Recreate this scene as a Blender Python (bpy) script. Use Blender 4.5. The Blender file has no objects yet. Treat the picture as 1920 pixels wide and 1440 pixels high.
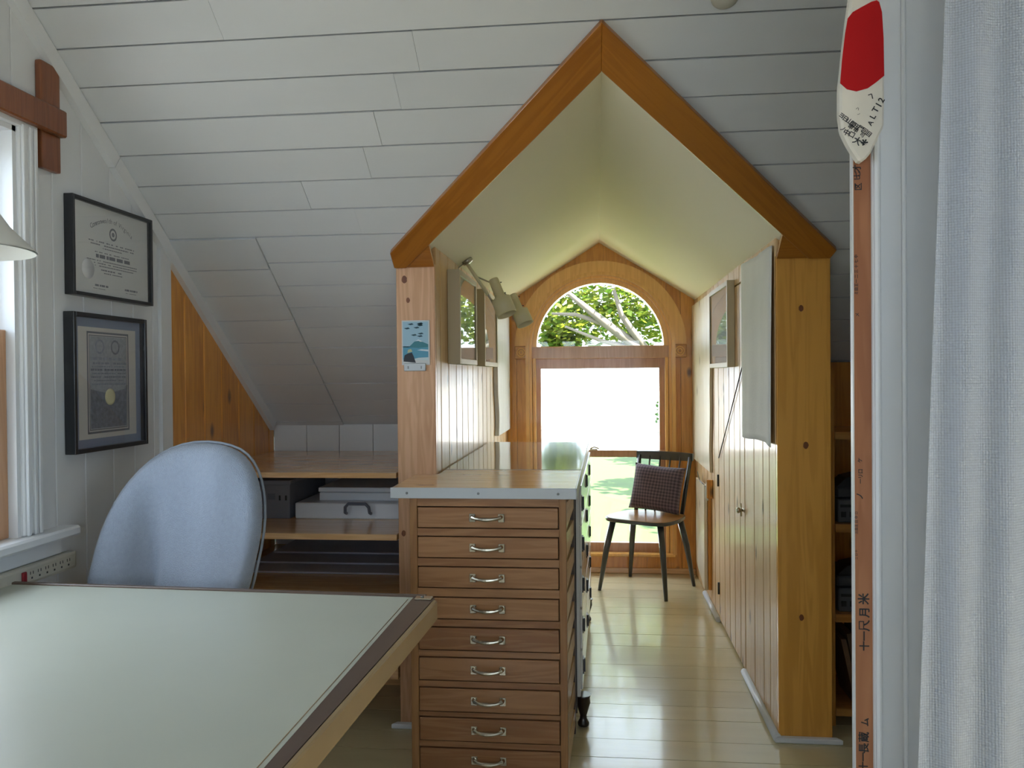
import bpy, bmesh, math, random
from mathutils import Vector, Matrix
random.seed(7)
S = bpy.context.scene
COL = S.collection

# ------------------------------------------------------------------ camera
F_PX, YAW, PITCH, ROLL, EYE = 1516.374, .1045, -.0103, .0089, 1.27
sy, cy = math.sin(YAW), math.cos(YAW); sp, cp = math.sin(PITCH), math.cos(PITCH); sr, cr = math.sin(ROLL), math.cos(ROLL)
R0 = Vector((cy, sy, 0)); FWD = Vector((-sy*cp, cy*cp, sp)); U0 = Vector((sy*sp, -cy*sp, cp))
RGT = R0*cr - U0*sr; UPV = R0*sr + U0*cr
cam_d = bpy.data.cameras.new('camera'); cam = bpy.data.objects.new('camera', cam_d); COL.objects.link(cam)
cam_d.sensor_width = 36; cam_d.lens = 36*F_PX/1920; cam_d.clip_start = .02; cam_d.clip_end = 500
M = Matrix.Identity(4)
for i, v in enumerate((RGT, UPV, -FWD)):
    for j in range(3): M[j][i] = v[j]
M[2][3] = EYE
cam.matrix_world = M
S.camera = cam

# ------------------------------------------------------------------ world, sun, portals, exposure
SKY_STRENGTH, SUN_STRENGTH, EXPOSURE = 1.6, 14.0, 2.2
w = bpy.data.worlds.new('world'); S.world = w; w.use_nodes = True
bg = w.node_tree.nodes['Background']; bg.inputs[0].default_value = (.71, .85, 1.0, 1); bg.inputs[1].default_value = SKY_STRENGTH
sun_d = bpy.data.lights.new('sun', 'SUN'); sun_d.energy = SUN_STRENGTH; sun_d.angle = .01; sun_d.color = (1, .97, .91)
sun = bpy.data.objects.new('sun', sun_d); COL.objects.link(sun)
sun.rotation_euler = Vector((-.62, .25, -.74)).to_track_quat('-Z', 'Y').to_euler()
def portal(name, loc, direction, sx, sz):
    d = bpy.data.lights.new(name, 'AREA'); d.shape = 'RECTANGLE'; d.size = sx; d.size_y = sz
    d.cycles.is_portal = True
    o = bpy.data.objects.new(name, d); COL.objects.link(o); o.location = loc
    o.rotation_euler = Vector(direction).to_track_quat('-Z', 'Z').to_euler()
portal('daylight_portal', (.02, 5.30, 1.0), (0, -1, 0), .95, 1.9)
portal('daylight_portal', (-1.70, 1.53, 1.40), (1, 0, 0), .92, 1.08)
portal('daylight_portal', (0.25, -2.78, 1.50), (0, 1, 0), 3.1, .72)
portal('daylight_portal', (2.56, -.2, 1.50), (-1, 0, 0), 1.7, .56)
S.view_settings.view_transform = 'Standard'; S.view_settings.look = 'None'
S.view_settings.gamma = 1; S.view_settings.use_curve_mapping = False; S.view_settings.exposure = EXPOSURE

# ------------------------------------------------------------------ pixel helpers (1920x1440 frame)
CAMP = Vector((0, 0, EYE))
def ray(u, v): return FWD*F_PX + RGT*(u-960) + UPV*(720-v)
def on(u, v, x=None, y=None, z=None):
    d = ray(u, v)
    t = (x-CAMP.x)/d.x if x is not None else (y-CAMP.y)/d.y if y is not None else (z-CAMP.z)/d.z
    return CAMP + d*t

# ------------------------------------------------------------------ room dimensions (metres)
A = 1.5315                       # left wall at x=-A
XL, XR, YF, YB = -.577, .617, 2.866, 5.2156
XLO, XRO, XM = -.7185, .797, .02
ZE, ZR = 1.7414, 2.1164
SL, YE = .737, 2.7759
YK = 3.713
XRW = 2.4
def zslope(y): return ZE - SL*(y-YE)
NS = Vector((0, -SL, -1)).normalized()          # into the room
def sl(x, y, h=0): return Vector((x, y, zslope(y))) + NS*h
ZPOST = zslope(YF)

# ------------------------------------------------------------------ node materials
def new_mat(name):
    m = bpy.data.materials.new(name); m.use_nodes = True
    return m, m.node_tree, m.node_tree.nodes['Principled BSDF']
def setp(b, **k):
    for n, v in k.items():
        n = n.replace('_', ' ')
        if n in b.inputs: b.inputs[n].default_value = v
def mat(name, col, rough=.5, metal=0, coat=0, bump=0, bscale=60, var=0, vscale=6, stretch=(1, 1, 1), sheen=0, spec=.5):
    m, t, b = new_mat(name)
    setp(b, Base_Color=(*col, 1), Roughness=rough, Metallic=metal, Coat_Weight=coat, Coat_Roughness=.08, Sheen_Weight=sheen)
    b.inputs['Specular IOR Level'].default_value = spec
    if bump or var:
        tc = t.nodes.new('ShaderNodeTexCoord'); mp = t.nodes.new('ShaderNodeMapping'); mp.inputs['Scale'].default_value = stretch
        t.links.new(tc.outputs['Object'], mp.inputs[0])
    if var:
        n = t.nodes.new('ShaderNodeTexNoise'); n.inputs['Scale'].default_value = vscale; n.inputs['Detail'].default_value = 5
        t.links.new(mp.outputs[0], n.inputs[0])
        oi = t.nodes.new('ShaderNodeObjectInfo')
        ad = t.nodes.new('ShaderNodeMath'); ad.operation = 'MULTIPLY_ADD'; ad.inputs[1].default_value = .5; t.links.new(oi.outputs['Random'], ad.inputs[0]); t.links.new(n.outputs[0], ad.inputs[2])
        r = t.nodes.new('ShaderNodeMapRange'); r.inputs[1].default_value = .3; r.inputs[2].default_value = 1.2
        r.inputs[3].default_value = 1-var; r.inputs[4].default_value = 1+var; t.links.new(ad.outputs[0], r.inputs[0])
        h = t.nodes.new('ShaderNodeHueSaturation'); h.inputs['Color'].default_value = (*col, 1); t.links.new(r.outputs[0], h.inputs['Value'])
        t.links.new(h.outputs[0], b.inputs['Base Color'])
    if bump:
        n2 = t.nodes.new('ShaderNodeTexNoise'); n2.inputs['Scale'].default_value = bscale; n2.inputs['Detail'].default_value = 4
        t.links.new(mp.outputs[0], n2.inputs[0])
        bp = t.nodes.new('ShaderNodeBump'); bp.inputs['Strength'].default_value = bump; bp.inputs['Distance'].default_value = .004
        t.links.new(n2.outputs[0], bp.inputs['Height']); t.links.new(bp.outputs[0], b.inputs['Normal'])
    return m
def pine(name, light, dark, axis=2, rough=.32, coat=.35, knots=.5, grain=1.0, knotcol=(.10, .035, .012)):
    """varnished softwood: grain stretched along axis, sparse knots"""
    m, t, b = new_mat(name); N = t.nodes; L = t.links
    setp(b, Roughness=rough, Coat_Weight=coat, Coat_Roughness=.12)
    tc = N.new('ShaderNodeTexCoord'); oi = N.new('ShaderNodeObjectInfo')
    off = N.new('ShaderNodeVectorMath'); off.operation = 'SCALE'; off.inputs[0].default_value = (13.1, 7.7, 17.3); L.new(oi.outputs['Random'], off.inputs['Scale'])
    add = N.new('ShaderNodeVectorMath'); add.operation = 'ADD'; L.new(tc.outputs['Object'], add.inputs[0]); L.new(off.outputs[0], add.inputs[1])
    def mapping(a, p):
        mp = N.new('ShaderNodeMapping'); s = [p, p, p]; s[axis] = a; mp.inputs['Scale'].default_value = s; L.new(add.outputs[0], mp.inputs[0]); return mp
    wb = mapping(1.2, 5); nz = N.new('ShaderNodeTexNoise'); nz.inputs['Scale'].default_value = 1; nz.inputs['Detail'].default_value = 2; L.new(wb.outputs[0], nz.inputs[0])
    g = mapping(1.6, 22); wv = N.new('ShaderNodeTexNoise'); wv.inputs['Scale'].default_value = 1; wv.inputs['Detail'].default_value = 3; wv.inputs['Distortion'].default_value = .6; L.new(g.outputs[0], wv.inputs[0])
    sn = N.new('ShaderNodeMath'); sn.operation = 'MULTIPLY'; sn.inputs[1].default_value = 34*grain; L.new(wv.outputs[0], sn.inputs[0])
    si = N.new('ShaderNodeMath'); si.operation = 'SINE'; L.new(sn.outputs[0], si.inputs[0])
    ma = N.new('ShaderNodeMath'); ma.operation = 'MULTIPLY_ADD'; ma.inputs[1].default_value = .18; L.new(si.outputs[0], ma.inputs[0]); L.new(nz.outputs[0], ma.inputs[2])
    ra = N.new('ShaderNodeMath'); ra.operation = 'MULTIPLY_ADD'; ra.inputs[1].default_value = .35; ra.inputs[2].default_value = -.17; L.new(oi.outputs['Random'], ra.inputs[0])
    sm = N.new('ShaderNodeMath'); sm.operation = 'ADD'; L.new(ma.outputs[0], sm.inputs[0]); L.new(ra.outputs[0], sm.inputs[1])
    cr_ = N.new('ShaderNodeValToRGB'); e = cr_.color_ramp.elements; e[0].position = .2; e[0].color = (*light, 1); e[1].position = .85; e[1].color = (*dark, 1); L.new(sm.outputs[0], cr_.inputs[0])
    # knots
    kp = mapping(3.4, 6.4); ks = N.new('ShaderNodeSeparateXYZ'); L.new(kp.outputs[0], ks.inputs[0]); oth = [i for i in range(3) if i != axis]
    ka = N.new('ShaderNodeMath'); ka.operation = 'ADD'; L.new(ks.outputs[oth[0]], ka.inputs[0]); L.new(ks.outputs[oth[1]], ka.inputs[1])
    kc = N.new('ShaderNodeCombineXYZ'); L.new(ka.outputs[0], kc.inputs[0]); L.new(ks.outputs[axis], kc.inputs[1])
    vo = N.new('ShaderNodeTexVoronoi'); vo.voronoi_dimensions = '2D'; vo.inputs['Scale'].default_value = 1; L.new(kc.outputs[0], vo.inputs[0])
    sx = N.new('ShaderNodeSeparateColor'); L.new(vo.outputs['Color'], sx.inputs[0])
    lt = N.new('ShaderNodeMath'); lt.operation = 'LESS_THAN'; lt.inputs[1].default_value = knots; L.new(sx.outputs[0], lt.inputs[0])
    kr = N.new('ShaderNodeMapRange'); kr.inputs[1].default_value = .04; kr.inputs[2].default_value = .13; kr.inputs[3].default_value = 1; kr.inputs[4].default_value = 0; L.new(vo.outputs['Distance'], kr.inputs[0])
    km = N.new('ShaderNodeMath'); km.operation = 'MULTIPLY'; L.new(kr.outputs[0], km.inputs[0]); L.new(lt.outputs[0], km.inputs[1])
    km2 = N.new('ShaderNodeMath'); km2.operation = 'MULTIPLY'; km2.inputs[1].default_value = .85; L.new(km.outputs[0], km2.inputs[0])
    mx = N.new('ShaderNodeMixRGB'); mx.inputs[2].default_value = (*knotcol, 1); L.new(km2.outputs[0], mx.inputs[0]); L.new(cr_.outputs[0], mx.inputs[1])
    L.new(mx.outputs[0], b.inputs['Base Color'])
    bp = N.new('ShaderNodeBump'); bp.inputs['Strength'].default_value = .06; bp.inputs['Distance'].default_value = .002; L.new(si.outputs[0], bp.inputs['Height']); L.new(bp.outputs[0], b.inputs['Normal'])
    return m
def glass(name, tint=(1, 1, 1)):
    m, t, b = new_mat(name); t.nodes.remove(b)
    o = t.nodes['Material Output']; tr = t.nodes.new('ShaderNodeBsdfTransparent'); gl = t.nodes.new('ShaderNodeBsdfGlossy')
    tr.inputs[0].default_value = (*tint, 1); gl.inputs['Roughness'].default_value = .0
    fr = t.nodes.new('ShaderNodeFresnel'); ge = t.nodes.new('ShaderNodeNewGeometry'); io = t.nodes.new('ShaderNodeMapRange')
    io.inputs[3].default_value = 1.45; io.inputs[4].default_value = 1/1.45; t.links.new(ge.outputs['Backfacing'], io.inputs[0]); t.links.new(io.outputs[0], fr.inputs[0])   # same pane reflectance from both faces
    mx = t.nodes.new('ShaderNodeMixShader')
    t.links.new(fr.outputs[0], mx.inputs[0]); t.links.new(tr.outputs[0], mx.inputs[1]); t.links.new(gl.outputs[0], mx.inputs[2]); t.links.new(mx.outputs[0], o.inputs[0])
    return m

MT = {}
MT['white'] = mat('white_paint_boards', (.69, .705, .72), .45, var=.05, vscale=3, bump=.15, bscale=30)
MT['ceil'] = mat('white_paint_ceiling', (.68, .695, .71), .5, var=.04, vscale=2.5, bump=.12, bscale=25, stretch=(.4, 3, 3))
MT['trimwhite'] = mat('white_trim_paint', (.76, .77, .78), .35, var=.03)
MT['gap'] = mat('dark_gap', (.05, .045, .04), .9)
MT['plaster'] = mat('cream_plaster', (.94, .88, .70), .75, var=.02, vscale=1.5)
MT['floor'] = mat('cream_floor_paint', (.68, .59, .36), .22, coat=.5, var=.10, vscale=3, stretch=(.7, 4, 4), bump=.2, bscale=12)
MT['pineZ'] = pine('pale_varnished_pine_upright', (.80, .57, .31), (.62, .37, .16), 2, rough=.45, coat=.15, knots=.3)
MT['orangeZ'] = pine('orange_pine_upright', (.80, .36, .055), (.60, .23, .028), 2, rough=.3, coat=.4, knots=.35)
MT['orangeX'] = pine('orange_pine_level', (.62, .29, .07), (.44, .17, .03), 0, rough=.3, coat=.4, knots=.2)
MT['amber'] = pine('amber_trim_wood', (.46, .17, .020), (.33, .105, .010), 0, rough=.3, coat=.5, knots=.08, grain=.7)
MT['postR'] = pine('amber_post_wood', (.82, .40, .075), (.62, .27, .04), 2, rough=.3, coat=.4, knots=.08, grain=.7)
MT['postL'] = pine('pale_post_wood', (.78, .46, .26), (.60, .31, .15), 2, rough=.4, coat=.2, knots=.08, knotcol=(.12, .03, .03))
MT['sashwood'] = pine('sash_fir', (.62, .34, .18), (.50, .25, .11), 2, rough=.3, coat=.4, knots=0)
MT['winwood'] = pine('window_fir', (.90, .50, .14), (.76, .38, .09), 2, rough=.3, coat=.5, knots=0)
MT['shelfX'] = pine('shelf_pine', (.80, .50, .25), (.62, .34, .14), 0, rough=.25, coat=.6, knots=.25)
MT['cab'] = pine('brown_cabinet_fir', (.40, .20, .085), (.27, .115, .042), 0, rough=.4, coat=.2, knots=.12)
MT['cabZ'] = pine('brown_cabinet_fir_upright', (.38, .19, .07), (.27, .12, .04), 2, rough=.4, coat=.2, knots=0)
MT['cabside'] = pine('pale_runner_wood', (.70, .46, .21), (.52, .30, .11), 1, rough=.4, coat=.2, knots=0)
MT['brown'] = pine('red_brown_plank', (.26, .085, .028), (.17, .05, .016), 2, rough=.35, coat=.3, knots=0)
MT['stud'] = pine('raw_fir_stud', (.50, .22, .10), (.36, .135, .055), 2, rough=.6, coat=0, knots=.1)
MT['pale'] = pine('pale_live_edge', (.86, .78, .62), (.72, .60, .42), 2, rough=.45, coat=.2, knots=.25)
MT['vinyl'] = mat('pale_green_vinyl', (.50, .515, .435), .38, var=.05, vscale=4, bump=.06, bscale=18)
MT['darkrim'] = mat('dark_brown_rim', (.115, .075, .055), .35, var=.1, vscale=9)
MT['tanrim'] = mat('tan_rim', (.34, .235, .12), .4, var=.12, vscale=8)
MT['greymetal'] = mat('grey_metal_edging', (.50, .52, .53), .35, metal=.3)
MT['nickel'] = mat('worn_nickel', (.55, .50, .40), .25, metal=1, var=.2, vscale=60)
MT['gloss'] = mat('grey_gloss_laminate', (.44, .44, .43), .07, coat=.9, var=.05, vscale=4, spec=.9)
MT['fabric'] = mat('grey_blue_wool', (.30, .34, .41), .95, bump=.8, bscale=320, var=.10, vscale=90, sheen=.3)
MT['piping'] = mat('grey_piping', (.24, .26, .29), .85)
MT['black'] = mat('black_plastic', (.022, .022, .024), .4)
MT['blackpaint'] = mat('black_chair_paint', (.035, .036, .036), .28, coat=.4)
MT['seatwood'] = pine('seat_veneer', (.40, .20, .06), (.30, .13, .03), 0, rough=.3, coat=.3, knots=0)
MT['frameblack'] = mat('black_frame', (.016, .017, .02), .35, coat=.2)
MT['paper'] = mat('diploma_paper', (.66, .67, .66), .6)
MT['cream'] = mat('cream_sheet', (.62, .60, .56), .6)
MT['bluemat'] = mat('blue_grey_mat', (.22, .27, .38), .7)
MT['ink'] = mat('faded_ink', (.16, .17, .20), .7)
MT['etch'] = mat('grey_etching', (.22, .24, .29), .7, var=.5, vscale=70)
MT['etchsoft'] = mat('soft_grey_etching', (.36, .38, .42), .7, var=.3, vscale=90)
MT['goldseal'] = mat('gold_seal', (.75, .70, .42), .45)
MT['silverseal'] = mat('embossed_seal', (.76, .77, .78), .4)
MT['glass'] = glass('window_glass'); MT['picglass'] = glass('picture_glass')
MT['framebeige'] = mat('beige_frame_wood', (.54, .45, .29), .45, var=.05)
MT['picart'] = mat('pale_print_sheet', (.62, .64, .60), .5, var=.18, vscale=9)
MT['can'] = mat('beige_lamp_enamel', (.76, .67, .42), .4)
MT['chrome'] = mat('dull_chrome', (.45, .43, .38), .3, metal=1)
MT['boxgrey'] = mat('grey_box_board', (.24, .25, .29), .7)
MT['casewhite'] = mat('white_case', (.84, .87, .91), .35)
MT['sheet'] = mat('blue_grey_boards', (.66, .69, .80), .55)
MT['handlegrey'] = mat('grey_handle', (.16, .17, .21), .4)
MT['beige'] = mat('beige_plastic', (.52, .50, .42), .45)
MT['red'] = mat('red_switch', (.25, .01, .015), .35)
MT['floatred'] = mat('red_paint', (.46, .002, .004), .6, spec=.25)
MT['floatwhite'] = mat('weathered_white_paint', (.72, .68, .60), .6, var=.12, vscale=14)
MT['marker'] = mat('black_marker', (.02, .02, .022), .6)
MT['whitecab'] = mat('white_enamel', (.78, .76, .72), .22, coat=.4)
MT['darkfoot'] = mat('dark_carved_wood', (.03, .018, .013), .3, coat=.4)
MT['shade'] = mat('white_lampshade', (.74, .74, .70), .6)
MT['stereo'] = mat('charcoal_casing', (.05, .052, .06), .45)
MT['stereo2'] = mat('dark_grey_panel', (.10, .105, .12), .4)
MT['book'] = mat('brown_spine', (.16, .085, .04), .6, var=.2, vscale=20)
MT['screw'] = mat('screw_head', (.25, .25, .24), .4, metal=.8)
MT['bark'] = mat('grey_bark', (.13, .11, .085), .9, bump=.6, bscale=14, var=.2)
def cloth(name, col, thr=.25, weave=900, wscale=(1, 1, 1), bs=.5):
    m, t, b = new_mat(name); N = t.nodes; L = t.links
    setp(b, Base_Color=(*col, 1), Roughness=.9, Sheen_Weight=.2)
    tr = N.new('ShaderNodeBsdfTranslucent'); tr.inputs[0].default_value = (*col, 1); mx = N.new('ShaderNodeMixShader'); mx.inputs[0].default_value = thr
    L.new(b.outputs[0], mx.inputs[1]); L.new(tr.outputs[0], mx.inputs[2]); L.new(mx.outputs[0], N['Material Output'].inputs[0])
    tc = N.new('ShaderNodeTexCoord'); sx = N.new('ShaderNodeSeparateXYZ'); L.new(tc.outputs['Object'], sx.inputs[0])
    hs = []
    for i, k in ((0, weave), (2, weave*.9)):
        q = N.new('ShaderNodeMath'); q.operation = 'MULTIPLY'; q.inputs[1].default_value = k; L.new(sx.outputs[i], q.inputs[0])
        s_ = N.new('ShaderNodeMath'); s_.operation = 'SINE'; L.new(q.outputs[0], s_.inputs[0]); hs.append(s_)
    mu = N.new('ShaderNodeMath'); mu.operation = 'ADD'; L.new(hs[0].outputs[0], mu.inputs[0]); L.new(hs[1].outputs[0], mu.inputs[1])
    nz = N.new('ShaderNodeTexNoise'); nz.inputs['Scale'].default_value = 200; L.new(tc.outputs['Object'], nz.inputs[0])
    mm = N.new('ShaderNodeMath'); mm.operation = 'MULTIPLY_ADD'; mm.inputs[1].default_value = 2.5; L.new(nz.outputs[0], mm.inputs[0]); L.new(mu.outputs[0], mm.inputs[2])
    bp = N.new('ShaderNodeBump'); bp.inputs['Strength'].default_value = bs; bp.inputs['Distance'].default_value = .0012
    L.new(mm.outputs[0], bp.inputs['Height']); L.new(bp.outputs[0], b.inputs['Normal'])
    r = N.new('ShaderNodeMapRange'); r.inputs[1].default_value = -1; r.inputs[2].default_value = 3.2; r.inputs[3].default_value = .80; r.inputs[4].default_value = 1.15; L.new(mm.outputs[0], r.inputs[0])
    h = N.new('ShaderNodeHueSaturation'); h.inputs['Color'].default_value = (*col, 1); L.new(r.outputs[0], h.inputs['Value']); L.new(h.outputs[0], b.inputs['Base Color'])
    return m
MT['curtain'] = cloth('white_woven_curtain', (.55, .60, .69), .3, 1600)
MT['banner'] = mat('off_white_linen', (.86, .86, .83), .9, var=.05, vscale=12, bump=.2, bscale=140, sheen=.2)
def plaid():
    m, t, b = new_mat('purple_check_cloth'); N = t.nodes; L = t.links; setp(b, Roughness=.95, Sheen_Weight=.2)
    tc = N.new('ShaderNodeTexCoord'); sx = N.new('ShaderNodeSeparateXYZ'); L.new(tc.outputs['Object'], sx.inputs[0]); hs = []
    for i in (0, 2):
        q = N.new('ShaderNodeMath'); q.operation = 'MULTIPLY'; q.inputs[1].default_value = 330; L.new(sx.outputs[i], q.inputs[0])
        s_ = N.new('ShaderNodeMath'); s_.operation = 'SINE'; L.new(q.outputs[0], s_.inputs[0]); hs.append(s_)
    mu = N.new('ShaderNodeMath'); mu.operation = 'ADD'; L.new(hs[0].outputs[0], mu.inputs[0]); L.new(hs[1].outputs[0], mu.inputs[1])
    c = N.new('ShaderNodeValToRGB'); e = c.color_ramp.elements; e[0].position = .15; e[0].color = (.055, .04, .06, 1); e[1].position = .9; e[1].color = (.19, .135, .165, 1)
    r = N.new('ShaderNodeMapRange'); r.inputs[1].default_value = -2; r.inputs[2].default_value = 2; L.new(mu.outputs[0], r.inputs[0]); L.new(r.outputs[0], c.inputs[0]); L.new(c.outputs[0], b.inputs['Base Color'])
    return m
MT['plaid'] = plaid()
def foliage_mat(name, c1, c2, tr=.45):
    m, t, b = new_mat(name); N = t.nodes; L = t.links; setp(b, Roughness=.5)
    g = N.new('ShaderNodeNewGeometry'); c = N.new('ShaderNodeValToRGB'); e = c.color_ramp.elements; e[0].color = (*c1, 1); e[1].color = (*c2, 1)
    L.new(g.outputs['Random Per Island'], c.inputs[0]); L.new(c.outputs[0], b.inputs['Base Color'])
    x = N.new('ShaderNodeBsdfTranslucent'); L.new(c.outputs[0], x.inputs[0]); mx = N.new('ShaderNodeMixShader'); mx.inputs[0].default_value = tr
    L.new(b.outputs[0], mx.inputs[1]); L.new(x.outputs[0], mx.inputs[2]); L.new(mx.outputs[0], N['Material Output'].inputs[0]); return m
MT['leaf'] = foliage_mat('maple_leaves', (.05, .13, .012), (.24, .26, .025))
MT['leaf2'] = foliage_mat('dark_leaves', (.03, .08, .015), (.07, .14, .025), .3)
MT['grass'] = mat('lawn_grass', (.030, .064, .003), .9, var=.35, vscale=1.2, bump=.6, bscale=30)
MT['yard'] = mat('grey_yard', (.15, .155, .15), .9, var=.1)
MT['gravel'] = mat('pale_gravel', (.62, .61, .58), .9, var=.05)

# ------------------------------------------------------------------ mesh helpers
def link(name, verts, faces, m, parent=None, smooth=False, local=False):
    me = bpy.data.meshes.new(name); me.from_pydata([tuple(v) for v in verts], [], faces); me.update()
    bm = bmesh.new(); bm.from_mesh(me); bmesh.ops.recalc_face_normals(bm, faces=bm.faces); bm.to_mesh(me); bm.free()
    return link_mesh(name, me, m, parent, smooth, local)
def link_mesh(name, me, m, parent=None, smooth=False, local=False):
    if m is not None: me.materials.append(MT[m] if isinstance(m, str) else m)
    if smooth:
        me.polygons.foreach_set('use_smooth', [True]*len(me.polygons)); 
    o = bpy.data.objects.new(name, me); COL.objects.link(o)
    if parent is not None:
        o.parent = parent
        if not local: o.matrix_parent_inverse = world_of(parent).inverted()
    return o
def world_of(o):
    m = Matrix.Translation(o.location) @ o.rotation_euler.to_matrix().to_4x4()
    if o.parent is not None: m = world_of(o.parent) @ o.matrix_parent_inverse @ m
    return m
def bm_link(name, bm, m, parent=None, smooth=False, local=False):
    me = bpy.data.meshes.new(name); bmesh.ops.recalc_face_normals(bm, faces=bm.faces); bm.to_mesh(me); bm.free()
    return link_mesh(name, me, m, parent, smooth, local)
def bm_box(bm, x0, x1, y0, y1, z0, z1, bevel=0, seg=1):
    g = bmesh.ops.create_cube(bm, size=1)['verts']
    for v in g: v.co = Vector((x0+(v.co.x+.5)*(x1-x0), y0+(v.co.y+.5)*(y1-y0), z0+(v.co.z+.5)*(z1-z0)))
    if bevel:
        ed = list({e for v in g for e in v.link_edges})
        bmesh.ops.bevel(bm, geom=ed, offset=bevel, segments=seg, affect='EDGES', profile=.6)
def box(name, x0, x1, y0, y1, z0, z1, m, parent=None, bevel=0, local=False, seg=1):
    bm = bmesh.new(); bm_box(bm, min(x0, x1), max(x0, x1), min(y0, y1), max(y0, y1), min(z0, z1), max(z0, z1), bevel, seg)
    return bm_link(name, bm, m, parent, False, local)
def boxes(name, lst, m, parent=None, bevel=0, local=False):
    bm = bmesh.new()
    for b in lst: bm_box(bm, *b, bevel)
    return bm_link(name, bm, m, parent, False, local)
def prism(name, pts, ext, m, parent=None, local=False, bevel=0):
    """polygon pts (3D, planar) extruded by vector ext"""
    n = len(pts); ext = Vector(ext); V = [Vector(p) for p in pts] + [Vector(p)+ext for p in pts]
    Fc = [list(range(n))[::-1], list(range(n, 2*n))] + [[i, (i+1) % n, n+(i+1) % n, n+i] for i in range(n)]
    if not bevel: return link(name, V, Fc, m, parent, False, local)
    bm = bmesh.new(); vs = [bm.verts.new(v) for v in V]
    for f in Fc: bm.faces.new([vs[i] for i in f])
    bmesh.ops.recalc_face_normals(bm, faces=bm.faces)
    bmesh.ops.bevel(bm, geom=list(bm.edges), offset=bevel, segments=1, affect='EDGES')
    return bm_link(name, bm, m, parent, False, local)
def frames_for(pts):
    T = []
    for i in range(len(pts)):
        a = pts[max(i-1, 0)]; b = pts[min(i+1, len(pts)-1)]; T.append((b-a).normalized())
    up = Vector((0, 0, 1)) if abs(T[0].z) < .9 else Vector((1, 0, 0))
    n = T[0].cross(up).normalized(); out = []
    for t in T:
        n = (n - t*n.dot(t)).normalized(); out.append((n, t.cross(n)))
    return out
def tube_geo(pts, rad, seg=10, closed=False, flat=1):
    pts = [Vector(p) for p in pts]; fr = frames_for(pts); n = len(pts)
    if not hasattr(rad, '__len__'): rad = [rad]*n
    V = []; Fc = []
    for p, r, (a, b) in zip(pts, rad, fr):
        for k in range(seg):
            t = 2*math.pi*k/seg; V.append(p + a*math.cos(t)*r + b*math.sin(t)*r*flat)
    for i in range(n if closed else n-1):
        j = (i+1) % n
        for k in range(seg): Fc.append([i*seg+k, i*seg+(k+1) % seg, j*seg+(k+1) % seg, j*seg+k])
    if not closed:
        Fc.append(list(range(seg))[::-1]); Fc.append([(n-1)*seg+k for k in range(seg)])
    return V, Fc
def tube(name, pts, rad, m, parent=None, seg=10, local=False, closed=False, flat=1):
    V, Fc = tube_geo(pts, rad, seg, closed, flat); o = link(name, V, Fc, m, parent, False, local)
    for p in o.data.polygons:
        if len(p.vertices) == 4: p.use_smooth = True
    return o
def lathe(name, prof, loc, m, parent=None, seg=24, axis=None, local=False, closed=True):
    """prof [(r,z)] about axis through loc"""
    loc = Vector(loc); q = Vector(axis or (0, 0, 1)).normalized().to_track_quat('Z', 'Y'); V = []; Fc = []; n = len(prof)
    for r, z in prof:
        for k in range(seg):
            t = 2*math.pi*k/seg; V.append(loc + q @ Vector((r*math.cos(t), r*math.sin(t), z)))
    for i in range(n-1):
        for k in range(seg): Fc.append([i*seg+k, i*seg+(k+1) % seg, (i+1)*seg+(k+1) % seg, (i+1)*seg+k])
    if closed: Fc.append(list(range(seg))[::-1]); Fc.append([(n-1)*seg+k for k in range(seg)])
    o = link(name, V, Fc, m, parent, False, local)
    for p in o.data.polygons:
        if len(p.vertices) == 4: p.use_smooth = True
    return o
def tag(o, label=None, cat=None, group=None, kind=None):
    if label: o['label'] = label
    if cat: o['category'] = cat
    if group: o['group'] = group
    if kind: o['kind'] = kind
    return o
def thing(name, label, cat, loc=(0, 0, 0), rz=0, group=None):
    o = bpy.data.objects.new(name, None); COL.objects.link(o); o.location = loc; o.rotation_euler = (0, 0, rz); o.empty_display_size = .1
    return tag(o, label, cat, group)
def align_grain(o, direction):
    """turn the object's own X axis along direction so the wood grain follows the board"""
    R = Vector(direction).normalized().to_track_quat('X', 'Z').to_matrix().to_4x4()
    o.data.transform(R.inverted()); o.matrix_world = R; return o
def struct(o, label=None, cat=None): return tag(o, label, cat, kind='structure')
def text_mesh(txt, size, bold=0):
    cu = bpy.data.curves.new('t', 'FONT'); cu.body = txt; cu.size = size; cu.align_x = 'CENTER'; cu.align_y = 'CENTER'; cu.extrude = 0; cu.offset = size*bold; cu.resolution_u = 3
    o = bpy.data.objects.new('t', cu); COL.objects.link(o); bpy.context.view_layer.update()
    me = bpy.data.meshes.new_from_object(o.evaluated_get(bpy.context.evaluated_depsgraph_get()))
    bpy.data.objects.remove(o); bpy.data.curves.remove(cu); return me
def text(name, txt, size, origin, xdir, ydir, m, parent, rot=0, bold=0):
    """flat lettering laid on a surface: xdir/ydir span it"""
    me = text_mesh(txt, size, bold); x = Vector(xdir).normalized(); y = Vector(ydir).normalized(); o0 = Vector(origin); c, s = math.cos(rot), math.sin(rot)
    for v in me.vertices:
        a, b = v.co.x*c - v.co.y*s, v.co.x*s + v.co.y*c; v.co = o0 + x*a + y*b
    me.materials.clear()
    return link_mesh(name, me, m, parent)

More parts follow.
